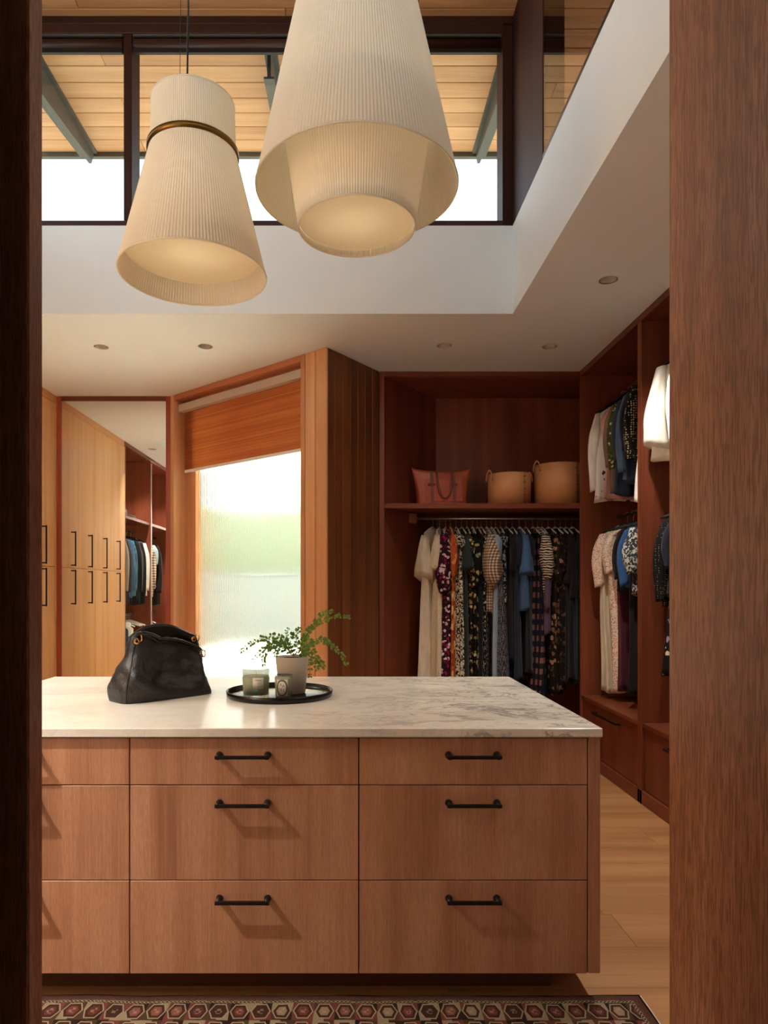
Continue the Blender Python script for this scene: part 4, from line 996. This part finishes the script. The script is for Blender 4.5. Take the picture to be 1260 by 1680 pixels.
# ---- left open wardrobes (seen in the mirror)
XW = -2.91
g3 = 'clothes in the left wardrobes'
le = [
 (4.18, 2.13, 'jacket', 'stone grey wool jacket reflected beside the tall doors', 'jacket', 'greyjk', 0.92, dict(sleeve=0.62, hem=0.22, shoulder=0.22, thick=0.03)),
 (4.06, 2.13, 'jacket', 'charcoal wool jacket reflected in the mirror', 'jacket', 'charcoal', 0.94, dict(sleeve=0.64, hem=0.22, shoulder=0.22, thick=0.035)),
 (3.93, 2.13, 'shirt', 'blue work shirt reflected between the dark jackets', 'shirt', 'bluew', 0.86, dict(sleeve=0.62, hem=0.21, shoulder=0.21)),
 (3.81, 2.13, 'shirt', 'teal check shirt reflected next to the blue one', 'shirt', 'tealcheck', 0.84, dict(sleeve=0.62, hem=0.21, shoulder=0.21)),
 (3.66, 2.13, 'jacket', 'black jacket reflected right of the teal shirt', 'jacket', 'black2', 0.94, dict(sleeve=0.64, hem=0.22, shoulder=0.22, thick=0.035)),
 (3.50, 2.13, 'coat', 'black coat reflected at the near end of the jackets', 'coat', 'black', 0.96, dict(sleeve=0.66, hem=0.23, shoulder=0.22, thick=0.035)),
 (3.34, 2.13, 'shirt', 'white shirt reflected by the bright divider strip', 'shirt', 'white', 0.84, dict(sleeve=0.62, hem=0.21, shoulder=0.215)),
 (4.10, 1.03, 'trousers', 'dark blue jeans hanging low, reflected beside the tall doors', 'jeans', 'denim2', 0.86, dict(shoulder=0.17, hem=0.14, neck=0.12)),
 (3.95, 1.03, 'trousers', 'faded jeans hanging low in the reflected wardrobe', 'jeans', 'denim', 0.86, dict(shoulder=0.17, hem=0.14, neck=0.12)),
 (3.75, 1.03, 'trousers', 'white trousers hanging low in the reflected wardrobe', 'trousers', 'white', 0.84, dict(shoulder=0.17, hem=0.14, neck=0.12)),
 (3.04, 2.13, 'shirt', 'cream and brown flannel check shirt right of the divider strip', 'shirt', 'flannel', 0.86, dict(sleeve=0.60, hem=0.21, shoulder=0.21, thick=0.03)),
 (2.92, 2.13, 'shirt', 'pale aqua short-sleeved shirt in the mirror', 'shirt', 'mint', 0.74, dict(sleeve=0.26, hem=0.21, shoulder=0.21)),
 (2.78, 2.13, 'coat', 'brown-black wool coat at the right edge of the mirror', 'coat', 'brownblack', 0.98, dict(sleeve=0.66, hem=0.23, shoulder=0.22)),
 (3.00, 1.03, 'trousers', 'bleached denim jeans right of the divider strip', 'jeans', 'paledenim', 0.86, dict(shoulder=0.18, hem=0.15, neck=0.12)),
 (2.84, 1.03, 'trousers', 'pale blue trousers low at the right edge of the mirror', 'trousers', 'skyblue', 0.86, dict(shoulder=0.18, hem=0.15, neck=0.12)),
]
for i, (y, z, kind, lab, cat, mat_, ln, kw) in enumerate(le):
    side_item(i + 60, XW, y, z, kind, lab, cat, mat_, ln, g3, 'hangers in the left wardrobes', 'black' if z > 2 else 'white', **kw)
for i in range(6):
    hanger((XW, 3.62 - 0.05 * i, 1.03), R((-8, 5, -3, 9, -6, 2)[i]), 'empty white hanger on the low rod, one of six reflected in the mirror', 'empty white hangers', half=0.21)
# hats on the wardrobe shelf
def hat(loc, label, mat, r=0.09, h=0.11, brim=0.15):
    t = thing('hat', label, 'hat', loc, 0, 'hats on the wardrobe shelf')
    B().lathe([(r * 0.2, h * 0.93), (r * 0.7, h), (r * 0.93, h * 0.85), (r, h * 0.1), (r, 0.006)], 28, cap0=True, cap1=False).build('crown', FB[mat], t)
    B().lathe([(r, 0.012), (brim * 0.85, 0.004), (brim, 0.016), (brim, 0.012), (brim * 0.85, 0.0), (r, 0.002)], 28, cap0=False, cap1=False).build('brim', FB[mat], t)
    B().lathe([(r + 0.002, 0.012), (r + 0.002, 0.036)], 28, cap0=False, cap1=False).build('band', FB['charcoal'], t)
hat((-2.83, 4.00, 2.2605), 'black brimmed hat on the wardrobe shelf reflected in the mirror', 'black')
hat((-2.82, 3.68, 2.2605), 'soft dark cap lying flat on the wardrobe shelf, right of the brimmed hat', 'brownblack', 0.085, 0.055, 0.12)

# ================================================================== SHELF OBJECTS
def superloop(a, b, e, n):
    out = []
    for i in range(n):
        t = 2 * PI * i / n; c, s = math.cos(t), math.sin(t)
        out.append((a * abs(c) ** (2 / e) * (1 if c >= 0 else -1), b * abs(s) ** (2 / e) * (1 if s >= 0 else -1)))
    return out
def make_tote(loc):
    t = thing('leather_tote', 'chestnut leather tote with buckled straps on the closet shelf', 'bag', loc, R(3))
    n = 64; vs = []; fs = []; m = 14
    for k in range(m + 1):
        u = k / m; a = 0.205 + 0.048 * u ** 1.6; b = 0.075 * (1 - u) ** 0.7 + 0.016; e = 5 - 2.4 * u
        for i, (x, yy) in enumerate(superloop(a, b, e, n)):
            H = 0.295 + 0.028 * abs(x / a) ** 3
            vs.append((x * (1 - 0.02 * math.sin(PI * u)), yy + 0.006 * noise.noise((x * 9, u * 3, 1)) * u, H * u))
    for k in range(m):
        for i in range(n):
            j = (i + 1) % n; fs.append((k * n + i, k * n + j, (k + 1) * n + j, (k + 1) * n + i))
    fs.append(tuple(reversed(range(n))))
    body = B().add(vs, fs, True).build('body', 'tote', t); solid(body, 0.004)
    def fy(z): u = z / 0.30; return -(0.075 * max(0, 1 - u) ** 0.7 + 0.016) - 0.004
    for x in (-0.090, 0.094):
        b = B(); Z = [0.004 + 0.286 * k / 12 for k in range(13)]
        vs = []; fs = []
        for z in Z: vs += [(x - 0.014, fy(z) - 0.001, z), (x + 0.014, fy(z) - 0.001, z), (x + 0.014, fy(z) - 0.006, z), (x - 0.014, fy(z) - 0.006, z)]
        for k in range(12):
            o4 = k * 4
            for q in range(4): fs.append((o4 + q, o4 + (q + 1) % 4, o4 + 4 + (q + 1) % 4, o4 + 4 + q))
        st = b.add(vs, fs).build('strap', 'tote_strap', t)
        B().box(x - 0.034, x + 0.030, fy(0.175) - 0.010, fy(0.175) - 0.004, 0.163, 0.188, 0.003).build('buckle_tab', 'tote_strap', st)
        B().torus((x - 0.02, fy(0.175) - 0.012, 0.1755), 0.009, 0.002, 'y', 16, 6).build('buckle', 'brass', st)
    pk = B(); vs = []; fs = []
    for z in [0.035 + 0.19 * k / 8 for k in range(9)]: vs += [(-0.155, fy(z) - 0.0005, z), (0.160, fy(z) - 0.0005, z), (0.160, fy(z) - 0.003, z), (-0.155, fy(z) - 0.003, z)]
    for k in range(8):
        o4 = k * 4
        for q in range(4): fs.append((o4 + q, o4 + (q + 1) % 4, o4 + 4 + (q + 1) % 4, o4 + 4 + q))
    fs += [(0, 3, 2, 1), (32, 33, 34, 35)]
    pk.add(vs, fs).build('pocket', 'tote', t)
    pts = []
    for k in range(25):
        s = PI * k / 24; pts.append((-0.062 * math.cos(s) + 0.014, fy(0.29 - 0.24 * math.sin(s) ** 0.8) - 0.014, 0.285 - 0.225 * math.sin(s) ** 0.75))
    B().tube(pts, 0.0085, 8).build('handle', 'tote_strap', t)
    pts = [(p[0], -p[1], p[2] if k in (0, 24) else p[2]) for k, p in enumerate(pts)]
    B().tube(pts, 0.0085, 8).build('handle', 'tote_strap', t)
make_tote((0.782, 5.66, 2.069))
def make_bin(loc, r, h, label, rz, seam_a):
    t = thing('leather_bin', label, 'basket', loc, rz, 'tan leather bins on the closet shelf')
    B().lathe([(0.0, 0.006), (r * 0.985, 0.0), (r, h), (r - 0.006, h), (r * 0.985 - 0.006, 0.008), (0.0, 0.010)], 48, cap0=False, cap1=False).build('body', 'bin', t)
    s = B(); a0 = seam_a
    B().tube([((r + 0.001) * math.cos(a0), (r + 0.001) * math.sin(a0), z) for z in (0.004, h * 0.5, h - 0.002)], 0.0018, 6).build('seam', 'stitch', t)
    for z in (h * 0.06, h * 0.30, h * 0.48, h * 0.70, h * 0.88):
        pts = [((r + 0.0018) * math.cos(a0 + d), (r + 0.0018) * math.sin(a0 + d), z + 0.004 * math.sin(d * 40)) for d in (-0.09, -0.04, 0, 0.04, 0.09)]
        B().tube(pts, 0.0016, 5).build('lacing', 'stitch', t)
    for a in (R(195), R(15)):
        c, sn = math.cos(a), math.sin(a); tx, ty = -sn, c
        pts = []
        for k in range(13):
            q = PI * k / 12; w = 0.055 * math.cos(q); z = h - 0.055 + 0.085 * math.sin(q)
            pts.append(((r + 0.007) * c + tx * w, (r + 0.007) * sn + ty * w, z))
        hd = B().tube(pts, 0.0075, 8, flat=0.5).build('handle', 'bin', t)
        for e in (0, 12):
            p = pts[e]; B().lathe([(0.006, -0.004), (0.006, 0.004)], 10, p, ax='x').build('rivet', 'brass', hd)
make_bin((1.355, 5.66, 2.069), 0.178, 0.265, 'smaller tan leather bin on the closet shelf', 0, R(-60))
make_bin((1.770, 5.67, 2.069), 0.195, 0.345, 'larger tan leather bin at the right end of the closet shelf', 0, R(-58))

# ================================================================== ON THE ISLAND
ZI = 0.918
# ---- slouchy black handbag
def make_bag():
    t = thing('handbag', 'slouchy black leather handbag with gold rings on the marble worktop', 'bag', (-0.797, 2.865, ZI + 0.001), R(45.3))
    n = 96; m = 26; vs = []; fs = []
    def rim(x, yy):
        u = max(-1, min(1, x / 0.17))
        front = 0.266 - 0.088 * max(0, (u + 0.7) / 1.7) ** 1.0
        notch = -0.009 * math.exp(-((x + 0.045) / 0.022) ** 2)
        back = 0.244 + 0.052 * math.cos(u * PI / 2) ** 1.2
        return back if yy > 0 else front + notch
    base = superloop(1, 1, 2, n)
    rims = [rim(0.165 * c[0], c[1]) for c in base]
    rims = [sum(rims[(i + d) % n] for d in range(-3, 4)) / 7 if abs(base[i][1]) < 0.5 else rims[i] for i in range(n)]
    for k in range(m + 1):
        u = k / m; s = u ** 0.9
        a = 0.212 + 0.012 * math.sin(PI * min(1, u * 1.6)) * (1 - u) - 0.050 * u ** 1.3
        b = 0.097 + 0.016 * math.sin(PI * min(1, u * 1.4)) - 0.050 * u ** 1.2
        e = 4.5 - 2.1 * u
        for i, (x, yy) in enumerate(superloop(a, b, e, n)):
            H = rims[i]; z = H * u
            # slouch: dents and soft folds in the leather
            q = Vector((x * 7, yy * 7, z * 8)); w = math.sin(PI * min(1, u * 1.05)) * 0.9 + 0.05
            d = 0.030 * noise.noise(q) + 0.016 * noise.noise(q * 2.3 + Vector((4, 1, 2)))
            dent = -0.024 * math.exp(-((x + 0.03) / 0.07) ** 2 - ((z - 0.12) / 0.03) ** 2) if yy < 0 else 0
            dent += -0.016 * math.exp(-((x - 0.06) / 0.05) ** 2 - ((z - 0.155) / 0.05) ** 2) if yy < 0 else 0
            ridge = 0.010 * math.exp(-((x + 0.02 + 0.5 * (z - 0.16)) / 0.025) ** 2) * math.exp(-((z - 0.165) / 0.04) ** 2) if yy < 0 else 0
            nx = x / a * 0.35; ny = yy / b; ln = math.hypot(nx, ny) or 1
            x2 = x + nx / ln * d * w; y2 = yy + ny / ln * (d * w + dent + ridge)
            x2 += 0.016 * u * u                                   # leans towards its right end
            vs.append((x2, y2, z))
    for k in range(m):
        for i in range(n):
            j = (i + 1) % n; fs.append((k * n + i, k * n + j, (k + 1) * n + j, (k + 1) * n + i))
    fs.append(tuple(reversed(range(n))))
    body = B().add(vs, fs, True).build('body', 'bag', t); solid(body, 0.004)
    ring = vs[m * n:(m + 1) * n]
    B().tube([Vector(p) for p in ring] + [Vector(ring[0])], 0.0038, 6, False).build('rim_binding', 'bag_edge', t)
    # corner piping front left
    pip = [Vector(vs[k * n + int(n * 0.585)]) + Vector((-0.002, -0.002, 0)) for k in range(0, m + 1, 2)]
    B().tube(pip, 0.0026, 6).build('piping', 'bag_edge', t)
    # rolled braided handle resting along the front rim
    i0, i1 = int(n * 0.56), int(n * 0.955); pts = []
    for k in range(25):
        f = k / 24; i = int(i0 + (i1 - i0) * f); p = Vector(ring[i % n])
        pts.append(p + Vector((0, -0.014, 0.010 * math.sin(PI * f) + 0.006)))
    hd = B().tube(pts, [0.0065 + 0.0008 * (k % 2) for k in range(25)], 10).build('handle', 'bag_edge', t)
    for k in range(3, 22): B().torus(pts[k], 0.0072, 0.0016, 'x', 12, 5).build('braid', 'bag_edge', hd) if k % 2 else None
    bp = []
    for k in range(21):
        f = k / 20; p = Vector(ring[int(n * (0.42 - 0.36 * f)) % n]); bp.append(p + Vector((0, 0.012, 0.004 * math.sin(PI * f))))
    B().tube(bp, 0.007, 10).build('handle', 'bag_edge', t)
    def gold(i, dz, out, ringpos):
        p = Vector(ring[i % n]) + Vector((0, out, dz))
        g = B().lathe([(0.005, -0.002), (0.0125, -0.003), (0.0135, 0.0), (0.0125, 0.003), (0.005, 0.002)], 22, p, cap0=False, cap1=False, ax='y').build('grommet', 'gold', t, label='gold grommet')
        B().torus(p + Vector(ringpos), 0.015, 0.0028, 'x', 22, 7).build('ring', 'gold', g, label='gold ring')
    gold(int(n * 0.565), -0.022, -0.016, (0.014, 0.0, 0.012)); gold(int(n * 0.075), -0.020, -0.012, (0.02, 0.004, 0.006))
    gold(int(n * 0.94), -0.022, -0.012, (0.016, 0.0, 0.010))
make_bag()

# ---- tray
ty = thing('serving_tray', 'round dark bronze tray with a raised rim on the worktop', 'tray', (-0.296, 2.885, ZI))
B().lathe([(0.0, 0.0), (0.218, 0.0), (0.225, 0.004), (0.228, 0.024), (0.2235, 0.025), (0.220, 0.008), (0.214, 0.005), (0.0, 0.005)], 72, cap0=False, cap1=False).build('dish', 'tray', ty)
B().torus((0, 0, 0.0248), 0.2258, 0.0022, n=72).build('rim', 'tray', ty)
ZT2 = ZI + 0.0055
# ---- potted plant
pot = thing('potted_plant', 'small leafy green plant trailing from a stone-coloured pot on the tray', 'plant', (-0.247, 2.925, ZT2))
B().lathe([(0.0, 0.0), (0.054, 0.0), (0.058, 0.004), (0.0725, 0.158), (0.0715, 0.160), (0.067, 0.159), (0.065, 0.148), (0.0, 0.146)], 48, cap0=False, cap1=False).build('pot', 'pot', pot)
sv = []; sf = []
B().lathe([(0.0, 0.156), (0.03, 0.155), (0.055, 0.151), (0.066, 0.147)], 32, cap0=False, cap1=False).build('soil', 'soil', pot)
S = 1 / 6.63 / 376.0
stems = [
 ([(610, 560), (540, 440), (450, 392), (360, 390), (240, 372), (110, 446), (12, 524)], 0.01, 26),
 ([(590, 550), (500, 440), (400, 430), (330, 485), (300, 560), (300, 650)], -0.05, 17),
 ([(580, 540), (470, 470), (390, 440), (300, 470), (240, 525), (165, 605)], -0.02, 16),
 ([(600, 560), (560, 420), (515, 325), (545, 262)], 0.03, 9),
 ([(650, 550), (690, 420), (760, 310), (850, 222), (980, 150), (1100, 130), (1215, 140)], 0.02, 25),
 ([(650, 550), (720, 380), (810, 250), (880, 140), (970, 92), (1022, 80)], 0.05, 17),
 ([(630, 540), (650, 430), (620, 350), (600, 335), (650, 290), (690, 262)], -0.03, 12),
 ([(660, 550), (760, 470), (850, 400), (930, 385), (1010, 440), (1100, 510), (1150, 570), (1182, 650)], -0.01, 25),
 ([(660, 550), (730, 500), (800, 560), (850, 640), (868, 690)], -0.06, 15),
 ([(670, 545), (770, 480), (860, 560), (905, 620), (945, 672)], -0.04, 15),
 ([(690, 560), (745, 560), (775, 650), (782, 800)], 0.02, 10),
 ([(640, 560), (720, 450), (790, 380), (830, 420)], -0.07, 12),
 ([(600, 560), (480, 420), (440, 480), (430, 545)], -0.07, 11),
 ([(620, 560), (560, 470), (500, 400), (400, 360), (330, 350)], 0.06, 14),
 ([(620, 560), (615, 470), (640, 420)], -0.01, 8), ([(600, 560), (575, 480), (590, 430)], 0.02, 8), ([(640, 560), (670, 490), (660, 440)], 0.03, 8),
]
prnd = random.Random(11)
def catmull(P, k):
    out = []; n = len(P)
    for s in range(n - 1):
        p0, p1, p2, p3 = P[max(s - 1, 0)], P[s], P[s + 1], P[min(s + 2, n - 1)]
        for j in range(k):
            t = j / k
            out.append(0.5 * ((2 * p1) + (p2 - p0) * t + (2 * p0 - 5 * p1 + 4 * p2 - p3) * t * t + (3 * p1 - p0 - 3 * p2 + p3) * t ** 3))
    out.append(P[-1]); return out
for P, yoff, nl in stems:
    m = len(P); pts = [Vector(((x - 588) * S, yoff * math.sin(k / (m - 1) * 1.9) * 1.2, 0.153 - (yy - 580) * S)) for k, (x, yy) in enumerate(P)]
    C = catmull(pts, 6)
    st = B().tube(C, [0.0016 * (1 - 0.6 * k / len(C)) for k in range(len(C))], 6).build('stem', 'stem', pot)
    lf = B()
    for q in range(nl):
        f = 0.16 + 0.84 * q / max(1, nl - 1); k = min(len(C) - 2, int(f * (len(C) - 1))); p = C[k]; tan = (C[k + 1] - C[k]).normalized()
        for s in (-1, 1):
            if prnd.random() < 0.10: continue
            size = (0.019 if nl > 9 else 0.010) * prnd.uniform(0.65, 1.25) * (1.0 - 0.45 * f ** 3)
            side = tan.cross(Vector((0, -1, 0.35))).normalized() * s
            dirv = (side * prnd.uniform(0.6, 1.0) + tan * prnd.uniform(0.3, 0.8) + Vector((0, prnd.uniform(-0.7, 0.5), prnd.uniform(-0.45, 0.35)))).normalized()
            wv = dirv.cross(Vector((prnd.uniform(-.5, .5), -1, prnd.uniform(0.1, .9)))).normalized(); nv = dirv.cross(wv)
            b0 = p + dirv * 0.002; vs = [b0]
            for tt, ww in ((0.25, 0.30), (0.55, 0.36), (0.82, 0.20)):
                c = b0 + dirv * size * tt - nv * size * 0.10 * tt
                vs += [c - wv * size * ww + nv * size * 0.06, c, c + wv * size * ww + nv * size * 0.06]
            vs.append(b0 + dirv * size - nv * size * 0.14)
            lf.add(vs, [(0, 1, 2), (0, 2, 3), (1, 4, 5, 2), (2, 5, 6, 3), (4, 7, 8, 5), (5, 8, 9, 6), (7, 10, 8), (8, 10, 9)], True)
    o = lf.build('leaves', 'leaf', st); o['kind'] = 'stuff'
# ---- candles
def bent_text(body, size, r, ang, z, parent, mat, name='lettering', squeeze=1.0):
    cu = bpy.data.curves.new('text', 'FONT'); cu.body = body; cu.size = size; cu.align_x = 'CENTER'; cu.align_y = 'CENTER'; cu.extrude = 0.0
    tmp = bpy.data.objects.new('text', cu); COL.objects.link(tmp)
    me = bpy.data.meshes.new_from_object(tmp.evaluated_get(bpy.context.evaluated_depsgraph_get()))
    bpy.data.objects.remove(tmp); bpy.data.curves.remove(cu)
    for v in me.vertices:
        x, yy = v.co.x * squeeze, v.co.y; a = ang + x / r
        v.co = Vector((r * math.cos(a), r * math.sin(a), z + yy))
    me.name = name; me.materials.clear(); me.materials.append(MAT[mat])
    return put(name, me, parent)
def bent_patch(r, a0, a1, z0, z1, parent, mat, name, n=12, label=None):
    vs = []; fs = []
    for i in range(n + 1):
        a = a0 + (a1 - a0) * i / n
        vs += [(r * math.cos(a), r * math.sin(a), z0), (r * math.cos(a), r * math.sin(a), z1), ((r - .0004) * math.cos(a), (r - .0004) * math.sin(a), z0), ((r - .0004) * math.cos(a), (r - .0004) * math.sin(a), z1)]
    for i in range(n):
        o = 4 * i; fs += [(o, o + 4, o + 5, o + 1), (o + 2, o + 3, o + 7, o + 6), (o + 1, o + 5, o + 7, o + 3), (o, o + 2, o + 6, o + 4)]
    return B().add(vs, fs, True).build(name, mat, parent, label=label)
def bent_oval(r, ang, zc, ru, rv, w, parent, mat, name, n=48):
    vs = []; fs = []
    for i in range(n):
        t = 2 * PI * i / n; c, s = math.cos(t), math.sin(t)
        e = lambda k: (abs(c) ** 0.85 * (1 if c >= 0 else -1) * (ru - k), abs(s) ** 0.85 * (1 if s >= 0 else -1) * (rv - k))
        for k in (0, w):
            u, v = e(k); a = ang + u / r; vs.append((r * math.cos(a), r * math.sin(a), zc + v))
    for i in range(n):
        j = (i + 1) % n; fs.append((2 * i, 2 * j, 2 * j + 1, 2 * i + 1))
    return B().add(vs, fs, True).build(name, mat, parent)
def candle(name, label, loc, rb, rt, h, base, wax_top, rz):
    t = thing(name, label, 'candle', loc, rz)
    wl = 0.0022
    B().lathe([(0.0, 0.0), (rb - 0.003, 0.0), (rb, 0.003), (rt, h), (rt - wl, h), (rb + (rt - rb) * base / h - wl, base), (0.0, base)], 48, cap0=False, cap1=False).build('glass', 'glassware', t, label='clear glass tumbler')
    R_ = lambda z: rb + (rt - rb) * z / h
    B().lathe([(0.0, base + 0.0005), (R_(base) - wl - 0.0004, base + 0.0005), (R_(wax_top) - wl - 0.0004, wax_top), (0.0, wax_top - 0.001)], 40, cap0=False, cap1=False).build('wax', 'wax', t)
    B().tube([(0, 0, wax_top - 0.002), (0.0008, 0, wax_top + 0.006)], 0.0008, 6).build('wick', 'black', t)
    return t, R_
FA = R(-90)
c1, R1 = candle('candle_jar', 'larger glass jar candle with a square paper label on the tray', (-0.386, 2.795, ZT2), 0.053, 0.0585, 0.124, 0.016, 0.092, R(4))
lb_ = bent_patch(R1(0.068) + 0.0009, FA - 0.17, FA + 0.62, 0.044, 0.090, c1, 'paper', 'paper_label', 14, 'cream paper label')
for i in range(9): bent_patch(R1(0.078) + 0.0013, FA + 0.00 + i * 0.055, FA + 0.035 + i * 0.055, 0.0780, 0.0806, lb_, 'print', 'print_mark', 2)
for i in range(3): bent_patch(R1(0.07) + 0.0014, FA + 0.17 + i * 0.05, FA + 0.20 + i * 0.05, 0.0685, 0.0695, lb_, 'print', 'print_mark', 2)
for i in range(3): bent_patch(R1(0.055) + 0.0017, FA + 0.16 + i * 0.06, FA + 0.20 + i * 0.06, 0.0525, 0.0540, lb_, 'print', 'print_mark', 2)
c2, R2 = candle('votive_candle', 'smaller glass candle with an oval lettered label on the tray', (-0.269, 2.765, ZT2), 0.0335, 0.037, 0.100, 0.008, 0.086, R(-4))
rr = R2(0.055) + 0.0016
ov = bent_patch(rr - 0.0006, FA - 0.66, FA + 0.66, 0.016, 0.084, c2, 'paper', 'paper_label', 14, 'white label wrapped round the glass')
for ru, rv, w in ((0.0235, 0.0335, 0.0010), (0.0218, 0.0316, 0.0036), (0.0170, 0.0265, 0.0008)):
    bent_oval(rr, FA, 0.050, ru, rv, w, ov, 'print', 'oval_border')
for ch, du, dz, sz in (('B', -0.0050, 0.013, 0.0150), ('A', 0.0056, 0.008, 0.0150), ('I', -0.0088, -0.004, 0.0130), ('E', -0.0018, -0.007, 0.0150), ('S', 0.0068, -0.010, 0.0150)):
    bent_text(ch, sz, rr + 0.0002, FA + du / rr, 0.050 + dz, ov, 'print', 'letter', 0.9)
